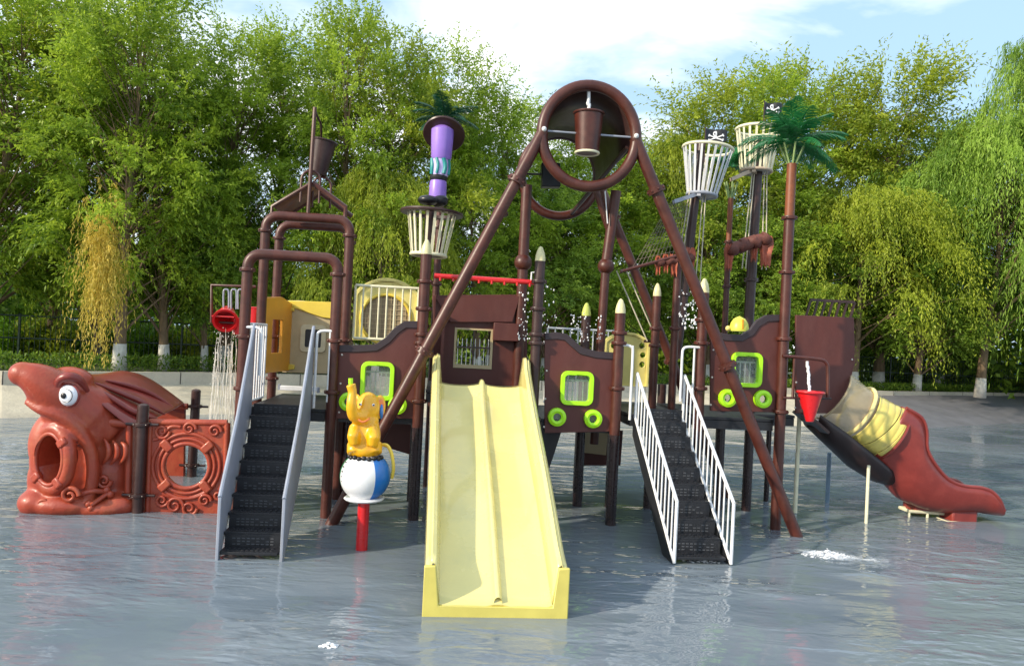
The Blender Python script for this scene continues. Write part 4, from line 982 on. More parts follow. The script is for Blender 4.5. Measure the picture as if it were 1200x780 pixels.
for s in (-1, 1):
    ce = hd + Vector((s * .155, .04, .02)); M = Matrix.Rotation(R_(s * 30), 3, 'Z')
    er = MB().ball(ce, 1, 18, M, (.085, .035, .16)).build('ear', ELE, o)
    MB().ball(ce + M @ Vector((0, -.022, 0)), 1, 16, M, (.055, .022, .11)).build('ear_lining', PINK, er)
    MB().ball(hd + Vector((s * .085, -.165, .06)), .02, 12).build('eye', PURE, o)
    MB().ball(hd + Vector((s * .09, -.18, .06)), .012, 10).build('pupil', INK, o)
MB().tube(smooth([e(420, 491, -.30), e(424, 494, -.30), e(429, 493, -.28), e(433, 490, -.2)], 5), .013, 8).build('mouth', PINK, o)
mb = MB()
for k in range(9): a = R_(-160 + k * 17); mb.ball(Vector((ek.x, v, ek.z + .265)) + Vector((.225 * math.cos(a), .225 * math.sin(a), (-.012 if k % 2 else 0))), .034, 10)
mb.build('toenail', INK, o)
M = Matrix.Rotation(R_(4), 3, 'Y')
MB().ball(e(447, 480, .08), 1, 14, None, (.035, .10, .13)).build('saddle', BLUE, o)
MB().tube(smooth([e(447, 521, .05), e(454, 522, .02), e(459, 532, 0), e(461, 548, 0), e(459, 560, .02)], 5), .024, 10).build('hose', YELLOW, o)
MB().tube([e(411, 450, -.26), e(411, 443, -.26)], .03, 10).build('spout', LIME, o)
mb = MB().tube([Q(381, 610, -.1), Q(404, 584, .1)], .09, 8)

# ------------------------------------------------------------------ shark headed play panel (left)
v = .1
def s_(px, py, dv=0): return Q(px, py, v + dv)
o = thing('shark_panel', 'big terracotta shark head play panel with round white eye and a porthole mouth', 'play panel', s_(90, 598))
sn = smooth([s_(25, 437, -.35), s_(42, 444, -.30), s_(62, 458, -.18), s_(84, 474, 0), s_(108, 492, .18), s_(132, 510, .3)], 4)
rs = [.165 + .30 * math.sin(min(1, i / (len(sn) - 1) * 1.15) * math.pi / 2) ** 1.2 - (.12 * max(0, i / (len(sn) - 1) - .75) * 4) for i in range(len(sn))]
bl = [MB().tube(sn, rs, 20), EB(s_(27, 438, -.34), (.20, .18, .185)),
      EB(s_(98, 495, .15), (.55, .42, .62)), EB(s_(90, 540, .2), (.68, .42, .80)), EB(s_(118, 560, .25), (.50, .36, .68)),
      EB(s_(64, 520, .0), (.36, .32, .52)), EB(s_(60, 560, .05), (.32, .32, .45)),
      MB().box(s_(134, 545, .25), (.56, .26, 1.42)),
      EB(s_(75, 590, -.1), (.55, .34, .20)), EB(s_(45, 588, -.12), (.28, .28, .22)), EB(s_(110, 594, -.05), (.55, .30, .16)), EB(s_(135, 592, .0), (.35, .24, .20)),
      EB(s_(86, 442, .0), (.30, .22, .16), Matrix.Rotation(R_(10), 3, 'Y'))]
# lip ridges
lip = smooth([s_(30, 470, -.35), s_(48, 480, -.42), s_(72, 488, -.38), s_(92, 503, -.30), s_(106, 528, -.22), (s_(109, 556, -.20)), s_(104, 585, -.20)], 6)
bl.append(MB().tube(lip, [.045 + .05 * min(1, i / 10) for i in range(len(lip))], 12))
MH = Matrix.Rotation(R_(-24), 3, 'Z') @ RX90                      # the porthole looks towards the camera's left
pc = s_(64, 537, -.26)
bl.append(MB().torus(pc + MH @ Vector((0, 0, .02)), .40, .10, MH, 36, 12, sx=.80, sy=1.12))
nrm = MH @ Vector((0, 0, 1)); 
if nrm.y > 0: nrm = -nrm
cutm = MB().lathe([(0, -.62), (.30, -.62), (.33, .5), (0, .5)], pc, 36, MH, .80, 1.14)
organic(bl, .026, 9, cutm).build('head', BRICK, o, angle=60)
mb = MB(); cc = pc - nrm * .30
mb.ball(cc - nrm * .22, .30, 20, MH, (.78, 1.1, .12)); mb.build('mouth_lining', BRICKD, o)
fr = pc + nrm * .09
MB().torus(fr, .335, .035, MH, 40, 10, sx=.80, sy=1.13).build('porthole_rim', BRICK, o)
MB().torus(fr - nrm * .02, .43, .03, MH, 40, 10, sx=.80, sy=1.13).build('porthole_rim', BRICK, o)
for a in (38, 222, 310):
    M_ = MH @ Matrix.Rotation(R_(a), 3, 'Z'); p = fr + MH @ Vector((.38 * .8 * math.cos(R_(a)), .38 * 1.13 * math.sin(R_(a)), 0))
    MB().box(p, (.17, .13, .10), M_).build('rim_clamp', BRICK, o, bevel=.03)
ec = s_(80, 463, -.40); ME = Matrix.Rotation(R_(-12), 3, 'Z') @ RX90
ew = MB().ball(ec, 1, 28, ME, (.158, .158, .09)).build('eye', PURE, o)
ne = ME @ Vector((0, 0, 1)); ne = -ne if ne.y > 0 else ne
MB().torus(ec - ne * .01, .160, .022, ME, 36, 8).build('eye_rim', BRICKD, o)
MB().ball(ec + ne * .088 + Vector((-.01, 0, 0)), 1, 14, ME, (.045, .045, .02)).build('pupil', INK, ew)
MB().torus(ec + ne * .075 + Vector((.02, 0, 0)), .095, .005, ME, 30, 6).build('iris_ring', INK, ew)
MB().tube(smooth([s_(66, 456, -.40), s_(70, 445, -.44), s_(82, 441, -.44), s_(94, 446, -.36), s_(103, 458, -.22)], 5), [.03 + .04 * math.sin(math.pi * i / 20) for i in range(21)], 10).build('brow', BRICKD, o)
for k, x in enumerate((122, 132, 142)):
    MB().tube(smooth([s_(x, 514 + k * 2, -.10), s_(x + 5, 523, -.14), s_(x + 5, 534, -.14), s_(x - 2, 544, -.1)], 5), [.012 + .028 * math.sin(math.pi * i / 15) for i in range(16)], 10).build('gill', BRICK, o)
def swirl(cx, cy, r, vv, flip=1, turns=1.4, w=.035):
    c = Q(cx, cy, vv); pts = []
    for i in range(30):
        t = i / 29; a = t * turns * 2 * math.pi * flip; q = r * (1 - .8 * t); pts.append(c + Vector((q * math.cos(a), -.01, q * math.sin(a))))
    return MB().tube(pts, [w * (1 - .4 * i / 29) for i in range(30)], 8)
def relief(mbs, name, m, parent):
    for x in mbs: x.build(name, m, parent, angle=70)
relief([swirl(82, 580, .13, v - .40), swirl(122, 563, .11, v - .12, -1), swirl(52, 590, .10, v - .35, -1), MB().tube(smooth([s_(96, 578, -.30), s_(110, 575, -.26), s_(124, 576, -.14)], 4), .04, 8)], 'carved_scroll', BRICK, o)
bo = MB(); bo.tube([s_(106, 592, -.34), s_(126, 578, -.16)], .035, 8)
for x, y in ((104, 590), (107, 595), (125, 574), (129, 579)): bo.ball(s_(x, y, -.30 if x < 110 else -.15), .06, 10)
bo.build('carved_bone', BRICK, o)
MB().tube([s_(124, 494, .0), s_(150, 496, .0)], .07, 12).tube([s_(152, 496, .0), s_(150, 598, .0)], .055, 12).build('edge_roll', BRICK, o)
# humped back sweeping from the head to the rear panel
prof_f = [(100, 440, .15), (120, 444, .3), (150, 470, .2), (170, 485, .2)]
secs = []
rows = [(-.12, [(88, 446), (104, 462), (128, 482), (150, 500)]), (0.1, [(92, 443), (112, 456), (140, 476), (172, 497)]), (.6, [(94, 441), (118, 452), (148, 468), (185, 488)]), (1.3, [(100, 437), (128, 443), (160, 455), (205, 480)]), (2.0, [(112, 444), (142, 433), (172, 441), (215, 472)]), (2.8, [(120, 452), (150, 437), (180, 446), (217, 473)]), (3.0, [(122, 490), (150, 490), (182, 492), (218, 492)])]
for vv, ps in rows: secs.append(smooth([Q(x, y, v + vv) for x, y in ps], 5))
MB().loft(secs).build('back_hump', BRICKD, o, solid=.04, angle=60, sub=1)
for pts_ in ([(104, 452, .1), (130, 466, .12), (160, 484, .15), (186, 492, .3)], [(112, 449, .35), (140, 460, .5), (168, 472, .6), (194, 486, .7)], [(124, 446, .9), (150, 452, 1.1), (178, 462, 1.3), (204, 478, 1.4)]):
    pp = smooth([Q(x, y, v + w_) + Vector((0, -.02, .01)) for x, y, w_ in pts_], 6); MB().tube(pp, [.012 + .035 * math.sin(math.pi * i / (len(pp) - 1)) for i in range(len(pp))], 10).build('back_fold', BRICKD, o)
rp = pq([(118, 480), (218, 473), (217, 560), (118, 565)], v + 2.95)
MB().prism(rp, [], v + 2.90, v + 2.98).build('rear_panel', BRICK, o, bevel=.02)
MB().tube([Q(200, 476, 2.9), Q(220, 476, 2.9)], .06, 10).build('edge_roll', BRICK, o)

GPP = 'brown clamp posts of the shark panels'
def clamp_post(px, pt, vv, label, pys):
    t = Q(px, pt, vv); o = thing('clamp_post', label, 'post', (t.x, vv, 0), GPP)
    MB().tube([(t.x, vv, -.25), (t.x, vv, t.z - .04)], .085, 20).build('pole', BROWND, o)
    MB().lathe([(.085, -.06), (.082, -.02), (.05, 0), (0, .01)], t, 20).build('cap', BROWND, o)
    for y in pys:
        z = Q(px, y, vv).z; c = collar_mb(t.x, vv, z, .085); c.tube([(t.x - .24, vv, z), (t.x + .24, vv, z)], .022, 8); c.build('clamp', BROWND, o)
clamp_post(168, 473, .0, 'front brown clamp post between the shark head and the porthole panel', (497, 580))
clamp_post(230, 456, 3.0, 'rear brown clamp post seen through and above the porthole panel', (476, 545))
o = thing('porthole_panel', 'terracotta square panel with a big round porthole and carved scrolls', 'play panel', Q(222, 600, .1))
vv = .12; out = pq([(177, 494), (267, 495), (264, 601), (174, 600)], vv); hc = Q(220, 545, vv)
MB().prism(out, [circ(hc.x, hc.z, .335, 36)[::-1]], vv - .05, vv + .05).build('panel', BRICK, o, bevel=.02)
for rr, ww in ((.345, .035), (.42, .028), (.50, .03)): MB().torus((hc.x, vv - .055, hc.z), rr, ww, RX90, 44, 10).build('porthole_rim', BRICK, o)
for a in (45, 135, 225, 315):
    MB().box((hc.x + .43 * math.cos(R_(a)), vv - .08, hc.z + .43 * math.sin(R_(a))), (.2, .07, .13), Matrix.Rotation(R_(-a), 3, 'Y')).build('rim_clamp', BRICK, o, bevel=.025)
for e_ in ((out[0], out[3]), (out[1], out[2]), (out[0], out[1])):
    MB().tube([(e_[0][0], vv - .03, e_[0][1]), (e_[1][0], vv - .03, e_[1][1])], .05, 10).build('edge_roll', BRICK, o)
sw = [swirl(x, y, r, vv - .06, f, w=.028) for x, y, r, f in ((205, 592, .13, 1), (222, 595, .12, -1), (240, 586, .10, 1), (190, 586, .10, -1), (190, 505, .12, -1), (252, 505, .10, 1), (222, 502, .10, 1), (256, 580, .07, -1))]
sw.append(MB().tube(smooth([Q(180, 515, vv - .05), Q(188, 512, vv - .05), Q(200, 500, vv - .05), Q(212, 500, vv - .05)], 4), .03, 8))
sw.append(MB().tube(smooth([Q(196, 580, vv - .05), Q(215, 584, vv - .05), Q(236, 578, vv - .05), Q(252, 568, vv - .05)], 4), .026, 8))
relief(sw, 'carved_scroll', BRICK, o)

# ------------------------------------------------------------------ tube slide (right)
v = 1.15
o = thing('tube_slide', 'red brown open slide with a clear yellowed tube entrance winding down to the right', 'slide', Q(1050, 600, v))
def usec(T, B, w, full=False, n=22, k=.75):
    out = []
    for i in range(n + 1):
        a = -math.pi / 2 + math.pi * i / n
        out.append(Vector((0, v + w * math.sin(a), 0)) + Vector((T.x, 0, T.z)) + (Vector((B.x, 0, B.z)) - Vector((T.x, 0, T.z))) * max(0, math.cos(a)) ** k)
    return out
st = [((1062, 478), (1022, 540), .46), ((1080, 489), (1036, 558), .46), ((1086, 505), (1050, 574), .45), ((1087, 526), (1062, 586), .44), ((1098, 546), (1079, 594), .42), ((1113, 562), (1096, 599), .40), ((1130, 569), (1113, 602), .40), ((1149, 571), (1131, 602), .41), ((1163, 576), (1149, 601), .42), ((1172, 586), (1162, 603), .42), ((1177, 598), (1172, 604), .36)]
T_ = smooth([Q(*a, v - w) for a, _, w in st], 4); B_ = smooth([Q(*b, v - w * .5) for _, b, w in st], 4); Wd = smooth([Vector((w, 0, 0)) for _, _, w in st], 4)
MB().loft([usec(T_[i], B_[i], Wd[i].x) for i in range(len(T_))]).build('open_chute', BRICKD, o, solid=.035, angle=50)
mb = MB()
for s in (0, -1): mb.tube([usec(T_[i], B_[i], Wd[i].x)[s] for i in range(len(T_))], .032, 8)
mb.build('chute_lip', BRICKD, o)
# lower chute under the tube, the shade beneath painted in as near black
st2 = [((952, 484), (948, 500), .30), ((980, 504), (972, 523), .34), ((1008, 526), (996, 546), .34), ((1030, 544), (1022, 562), .30), ((1046, 556), (1042, 568), .22)]
MB().loft([usec(p, q, w) for p, q, w in [(Q(*a, v), Q(*b, v), w) for a, b, w in st2]]).build('lower_chute', mat('shaded_underside', (.022, .012, .012), .35, .2, 6), o, solid=.04, angle=50)
def ring_sec(C, nrm_, r, rv=None, n=36): return [C + nrm_ * (r * math.cos(2 * math.pi * i / n)) + Vector((0, (rv or r) * math.sin(2 * math.pi * i / n), 0)) for i in range(n)]
ax = (Q(1030, 508, v) - Q(972, 468, v)).normalized(); nr = Vector((-ax.z, 0, ax.x)); nr = nr if nr.z > 0 else -nr
c0, c1, c2 = Q(974, 462, v), Q(1003, 482, v), Q(1039, 508, v)
def cyl(name, m, a, b, r0, r1, n=10, corr=0.0, k=0, solid=.0):
    secs = []
    for i in range(n + 1):
        t = i / n; r = r0 + (r1 - r0) * t + corr * (math.sin(t * k * 2 * math.pi) ** 2); secs.append(ring_sec(a.lerp(b, t), nr, r, r * .9))
    return MB().loft(secs, closed=True).build(name, m, o, solid=solid, angle=60)
tb = cyl('clear_tube', TUBEC, c0, c1, .50, .47)
cyl('clear_tube', TUBEC, c1, c2, .46, .53, 30, .018, 5)
# yellow ribbed near half
secs = []
for i in range(41):
    t = .12 + .88 * i / 40; C = c1.lerp(c2, t); r = .48 + .07 * t + .016 * (abs(math.sin(t * 5 * math.pi)) ** .5)
    secs.append([C + nr * (r * math.cos(R_(a))) + Vector((0, -r * .9 * math.sin(R_(a)), 0)) for a in range(int(40 - 20 * t), 176, 8)])
MB().loft(secs).build('yellow_ribbed_shell', mat('faded_yellow_shell', (.72, .60, .15), .35, .12, 5, dirt=(.5, .42, .2), dirt_amt=.5), o, solid=.015, angle=50)
for C, r, w, m_ in ((c0, .51, .022, TUBEC), (c1, .50, .035, mat('clear_flange', (.80, .66, .28), .25)), (c2, .56, .03, BRICKD)):
    pts = ring_sec(C, nr, r, r * .9, 44); MB().tube(pts, w, 8, closed=True).build('flange', m_, o)
# mesh grip on the underside of the clear tube
mb = MB(); 
for k in range(9): p = Q(938 + k * 6, 486 + k * 5, v - .45); mb.ball(p, .05, 8, sz=(1.4, .5, .7))
MB().box(Q(950, 494, v - .2), (.5, .6, .05), Matrix.Rotation(R_(38), 3, 'Y')).build('entry_sill', BROWND, o)
a, b_ = Q(985, 438, v - .25), Q(958, 474, v - .25)
MB().add([a, Q(1008, 446, v - .25), Q(975, 478, v - .25), b_], [(0, 1, 2, 3)]).build('clear_collar', TUBEC, o, solid=.012)
for (x, y0, y1, vv, r) in ((937, 482, 600, 1.3, .038), (972, 530, 589, 2.3, .04), (1018, 545, 612, .62, .028)):
    t0 = Q(x, y0, vv); MB().tube([(t0.x, vv, -.2), (t0.x, vv, t0.z)], r, 12).build('support_leg', [CREAM, mat('blue_grey_paint', (.18, .27, .36), .4), CREAM][(937, 972, 1018).index(x)], o)
for (x, y, vv, nm) in ((1087, 601, 1.2, 0), (1131, 614, .95, 1)):
    c = Q(x, y, vv); w = .36
    MB().tube([c + Vector((-w, 0, .03)), c + Vector((w, 0, .0)), c + Vector((w, .3, .0)), c + Vector((-w, .3, .03))], .03, 8, closed=True).tube([c + Vector((-w, 0, 0)), c + Vector((-w, 0, -.15))], .025, 8).tube([c + Vector((w, 0, 0)), c + Vector((w, 0, -.15))], .025, 8).tube([c, c + Vector((0, 0, -.15))], .025, 8).build('foot_bracket', CREAM, o)
    MB().box(c + Vector((0, .2, .12)), (.5, .4, .3)).build('foot', BRICKD, o, bevel=.04)
# splash where the jet hits the pool
def splash(label, px, py, w, d, n, seed, hmax=.12):
    p = toS(G(px, py)); rv = random.Random(seed); mb = MB()
    for k in range(n):
        a = rv.random() * 2 * math.pi; r = rv.random() ** .7; x = w * r * math.cos(a); y = d * r * math.sin(a)
        mb.ball((p.x + x, p.y + y, .004 + rv.random() * hmax * (1 - r) ** 2), rv.uniform(.004, .013), 6, sz=(1.9, 1.3, .6))
    return tag(mb.build('splash', FOAM, origin=(p.x, p.y, 0)), label, 'splash', None, 'stuff')
fm_ = glassy('thin_foam', (.80, .84, .88), .5, .3)
_n = fm_.node_tree.nodes; _l = fm_.node_tree.links
_ns = [x for x in _n if x.type == 'TEX_NOISE'][0]; _ns.inputs['Scale'].default_value = 9; _ns.inputs['Detail'].default_value = 9; _ns.inputs['Roughness'].default_value = .75
_mr = [x for x in _n if x.type == 'MAP_RANGE'][0]
_at = _n.new('ShaderNodeAttribute'); _at.attribute_name = 'cover'
_su = _n.new('ShaderNodeMath'); _su.operation = 'ADD'; _l.new(_ns.outputs['Fac'], _su.inputs[0]); _l.new(_at.outputs['Fac'], _su.inputs[1]); _l.new(_su.outputs[0], _mr.inputs['Value'])
_mr.inputs['From Min'].default_value = .9; _mr.inputs['From Max'].default_value = 1.5; _mr.inputs['To Min'].default_value = 0; _mr.inputs['To Max'].default_value = .85
def foam_sheet(label, px, py, w, d, rot, z, amt=1.0):
    p = toS(G(px, py)); mb = MB(); nx, ny = 14, 28; vs = [Vector((p.x, p.y, z))]; cov = [amt]
    for i in range(1, nx + 1):
        for j in range(ny):
            a = 2 * math.pi * j / ny; r = i / nx; x = w * r * math.cos(a); y = d * r * math.sin(a)
            vs.append(Vector((p.x + x * math.cos(rot) - y * math.sin(rot), p.y + x * math.sin(rot) + y * math.cos(rot), z + .03 * (1 - r) ** 2 * math.sin(j * 2.1 + i)))); cov.append(amt * (1 - r))
    fs = [(0, 1 + j, 1 + (j + 1) % ny) for j in range(ny)] + [(1 + i * ny + j, 1 + i * ny + (j + 1) % ny, 1 + (i + 1) * ny + (j + 1) % ny, 1 + (i + 1) * ny + j) for i in range(nx - 1) for j in range(ny)]
    mb.add(vs, fs); ob = mb.build('foam', fm_, origin=(p.x, p.y, 0)); at = ob.data.attributes.new('cover', 'FLOAT', 'POINT'); at.data.foreach_set('value', cov)
    return tag(ob, label, 'foam', None, 'stuff')
foam_sheet('patch of white foam on the water right of the foot of the long right leg', 966, 650, .75, .42, -.5, .012)
foam_sheet('faint wide veil of bubbles around the foot of the long right leg', 1010, 655, 2.6, 1.6, -.1, .006, .55)
splash('white foamy splash on the water at the foot of the long right leg', 968, 650, .36, .22, 260, 1, .10)
splash('small white splash in the foreground left of the yellow slide end', 386, 757, .08, .05, 45, 2, .06)
splash('small bubbles on the bottom tread of the baluster stairs', 822, 658, .3, .06, 50, 4, .03)
#TREES-BEGIN

# ------------------------------------------------------------------ trees, fence, shrubs beyond the bank
LEAF_A = leafmat('fresh_tree_leaves', (.085, .18, .014), (.44, .58, .05), .5)
LEAF_B = leafmat('yellow_green_leaves', (.10, .18, .014), (.48, .55, .05), .5)
LEAF_W = leafmat('willow_leaves', (.08, .19, .02), (.38, .56, .08), .45)
LEAF_D = leafmat('deep_green_leaves', (.05, .13, .014), (.32, .46, .05), .48)
LEAF_Y = leafmat('dry_yellow_twigs', (.42, .34, .04), (.85, .66, .14), .42)
LEAF_S = leafmat('bright_shrub_leaves', (.06, .20, .01), (.30, .50, .03), .35)
def leaves_mesh(name, base, dirs, ln, wd, tone, m):
    """diamond shaped leaves: base points, unit directions, lengths, widths"""
    k = len(base); rnd = rng.normal(size=(k, 3)); side = np.cross(dirs, rnd); side /= np.linalg.norm(side, axis=1)[:, None] + 1e-9
    mid = base + dirs * (ln * .45)[:, None]
    V = np.stack([base, mid + side * wd[:, None] * .5, base + dirs * ln[:, None] + np.array([0, 0, -1]) * (ln * .12)[:, None], mid - side * wd[:, None] * .5], axis=1).reshape(-1, 3)
    me = bpy.data.meshes.new(name); me.vertices.add(4 * k); me.vertices.foreach_set('co', V.astype(np.float32).ravel())
    me.loops.add(4 * k); me.loops.foreach_set('vertex_index', np.arange(4 * k, dtype=np.int32))
    me.polygons.add(k); me.polygons.foreach_set('loop_start', np.arange(0, 4 * k, 4, dtype=np.int32)); me.polygons.foreach_set('loop_total', np.full(k, 4, dtype=np.int32))
    me.update(); a = me.attributes.new('tone', 'FLOAT', 'FACE'); a.data.foreach_set('value', tone.astype(np.float32)); me.materials.append(m); me.validate(); return me
def unit(a): return a / (np.linalg.norm(a, axis=1)[:, None] + 1e-9)
def twigs_to_leaves(tb, td, tl, droop, nl, ll, lw, ctone, leafdown=0.0):
    k = len(tb); t = (np.arange(nl) + .5) / nl
    P = tb[:, None, :] + td[:, None, :] * (tl[:, None] * t)[:, :, None]; P[:, :, 2] -= (droop * tl)[:, None] * t ** 2
    T = np.repeat(td[:, None, :], nl, 1).copy(); T[:, :, 2] -= 2 * droop[:, None] * t
    P = P.reshape(-1, 3) + rng.normal(size=(k * nl, 3)) * .03; T = unit(T.reshape(-1, 3))
    D = unit(T * .8 + rng.normal(size=T.shape) * .55 + np.array([0, 0, -leafdown]))
    L = ll * rng.uniform(.6, 1.25, len(P)); W = lw * rng.uniform(.7, 1.3, len(P))
    tone = np.repeat(ctone, nl) * .65 + rng.random(len(P)) * .35
    return P, D, L, W, tone
def limb_pts(a, b_, bend=.15, n=6):
    a = Vector(a); b_ = Vector(b_); out = []
    for i in range(n + 1):
        t = i / n; p = a.lerp(b_, t); p.z += bend * (b_ - a).length * math.sin(math.pi * t) * .5; out.append(p)
    return out
def tree_mesh(seed, H, R, low, nc, nt, nl, m, kind='up', ll=.17, lw=.055, crad=.9):
    """returns foliage mesh and trunk mesh, base at origin"""
    global rng
    rng = np.random.default_rng(seed); rv = random.Random(seed)
    h = rng.beta(1.25, 1.05, nc); th = rng.uniform(0, 2 * np.pi, nc)
    if kind == 'up': prof = np.sin(np.pi * np.clip(.10 + .86 * h, 0, 1)) ** .55 * (1 - .25 * h)
    elif kind == 'weep': h = rng.beta(1.9, .9, nc); prof = np.sqrt(np.clip(1 - ((h - .35) / .68) ** 2, 0.03, 1))
    else: prof = np.sin(np.pi * np.clip(.15 + .8 * h, 0, 1)) ** .5
    lob = 1 + .22 * np.sin(th * 3 + seed) + .16 * np.sin(th * 5 + h * 9 + seed * 2)
    r = R * prof * lob * np.sqrt(rng.uniform(.12, 1, nc))
    lean = np.array([rng.normal() * .03, rng.normal() * .03]) * H
    C = np.stack([r * np.cos(th) + lean[0] * h, r * np.sin(th) + lean[1] * h, low + h * (H - low) * .94], 1)
    ct = rng.random(nc)
    cb = np.repeat(C, nt, 0); cc = np.repeat(ct, nt); k = nc * nt
    cr_ = np.repeat(rng.uniform(.55, 1.25, nc) * crad, nt)
    tb = cb + unit(rng.normal(size=(k, 3))) * (cr_ * rng.random(k) ** .6)[:, None] * np.array([1, 1, .75]) * .8
    outw = unit(np.stack([cb[:, 0], cb[:, 1], np.zeros(k)], 1) + 1e-3)
    hh = (cb[:, 2] - low) / (H - low)
    if kind == 'weep':
        td = unit(outw * .7 + rng.normal(size=(k, 3)) * .35 + np.array([0, 0, .25])); droop = rng.uniform(1.3, 2.6, k); tl = rng.uniform(.8, 1.9, k)
        P, D, L, W, tone = twigs_to_leaves(tb, td, tl, droop, nl, ll, lw, cc, 1.0)
    else:
        td = unit(outw * .55 + rng.normal(size=(k, 3)) * .45 + np.stack([0 * hh, 0 * hh, .15 + .8 * hh], 1)); droop = rng.uniform(0.15, .75, k) * (1.15 - hh * .9); tl = rng.uniform(.5, 1.25, k) * (1 + .5 * (hh > .75))
        P, D, L, W, tone = twigs_to_leaves(tb, td, tl, droop, nl, ll, lw, cc, .25)
    hz_ = (P[:, 2] - low) / (H - low); keep = (P[:, 2] > .5) & ~((np.repeat(rng.random(k), nl) < np.clip((hz_ - .5) * 1.15, 0, .62)) & (kind == 'up')); fm = leaves_mesh('foliage', P[keep], D[keep], L[keep], W[keep], tone[keep], m)
    tk = MB(); n = 9; pts = []; rs = []; r0 = .035 * H ** .75 * .75
    for i in range(n + 1):
        t = i / n; pts.append((lean[0] * t + .12 * math.sin(t * 5 + seed) * t * 2, lean[1] * t + .12 * math.cos(t * 4 + seed) * t, H * .78 * t)); rs.append(r0 * (1 - t) ** .8 + .02)
    rs[0] *= 1.25; tk.tube(pts, rs, 10)
    for i in range(nc):
        if rv.random() < .75:
            c = Vector(C[i]); t = min(.95, max(.12, (c.z / (H * .78)) - .12 - rv.random() * .2)); j = int(t * n); a = Vector(pts[j]).lerp(Vector(pts[min(n, j + 1)]), t * n - j)
            lp = limb_pts(a, c, rv.uniform(-.15, .2)); q = .05 * (1 - t * .5); tk.tube(lp, [max(.008, q * (1 - s / 6.6)) for s in range(7)], 5, cap=False)
    me = bpy.data.meshes.new('trunk'); me.from_pydata([tuple(p) for p in tk.v], [], tk.f); me.materials.append(BARK); me.polygons.foreach_set('use_smooth', [True] * len(me.polygons)); me.update()
    wb = MB().tube([(pts[0][0], pts[0][1], -.05), (pts[0][0] + (pts[1][0] - pts[0][0]) * 1.0 / (H * .78 / n) , pts[0][1] + (pts[1][1] - pts[0][1]) * 1.0 / (H * .78 / n), 1.0)], [rs[0] * 1.04, (rs[0] + (rs[1] - rs[0]) * min(1, 1 / (H * .78 / n))) * 1.05], 12)
    wm_ = bpy.data.meshes.new('whitewash'); wm_.from_pydata([tuple(p) for p in wb.v], [], wb.f); wm_.materials.append(LIMEW); wm_.polygons.foreach_set('use_smooth', [True] * len(wm_.polygons)); wm_.update()
    return fm, me, wm_
def WY(px, py, Y):
    d = ray(px, py); return Vector((0, 0, CAMH)) + d * (Y / d.y)
PROTO = {
 'a': (tree_mesh(1, 13, 3.3, 2.4, 120, 23, 20, LEAF_A, crad=.78), 13, 3.3), 'b': (tree_mesh(2, 12, 3.0, 2.4, 115, 23, 20, LEAF_B, crad=.75), 12, 3.0),
 'c': (tree_mesh(3, 10, 3.2, 2.3, 110, 25, 20, LEAF_D, crad=.8), 10, 3.2), 'd': (tree_mesh(4, 14, 3.6, 2.6, 130, 23, 20, LEAF_A, crad=.8), 14, 3.6),
 'w': (tree_mesh(5, 13, 4.3, 3.6, 130, 22, 30, LEAF_W, 'weep', .20, .035), 13, 4.3), 'y': (tree_mesh(6, 12, 4.0, 3.2, 120, 23, 24, LEAF_B, 'weep', .19, .045), 12, 4.0)}
GT = 'trees beyond the far bank'
def tree(px, Y, pytop, typ, label, wpx=None, rot=0.0, white=True, group=GT):
    (fm, tm_, wm_), H, R = PROTO[typ]; b0 = WY(px, 420, Y); b0.z = GZ - .03; tz = WY(px, pytop, Y).z; hh = tz - b0.z; s = hh / H
    o = bpy.data.objects.new('tree', None); col.objects.link(o); o.location = b0; o.rotation_euler.z = rot
    w = s if wpx is None else (wpx / 900 * Y / 2) / R
    sx = w
    for nm, me in (('foliage', fm), ('trunk', tm_)):
        c = bpy.data.objects.new(nm, me); col.objects.link(c); c.parent = o; c.scale = (sx, sx, s)
        if nm == 'trunk' and white:
            q = bpy.data.objects.new('whitewash', wm_); col.objects.link(q); q.parent = c; q.scale = (1, 1, 1 / s)
    tag(o, label, 'tree', group); return o
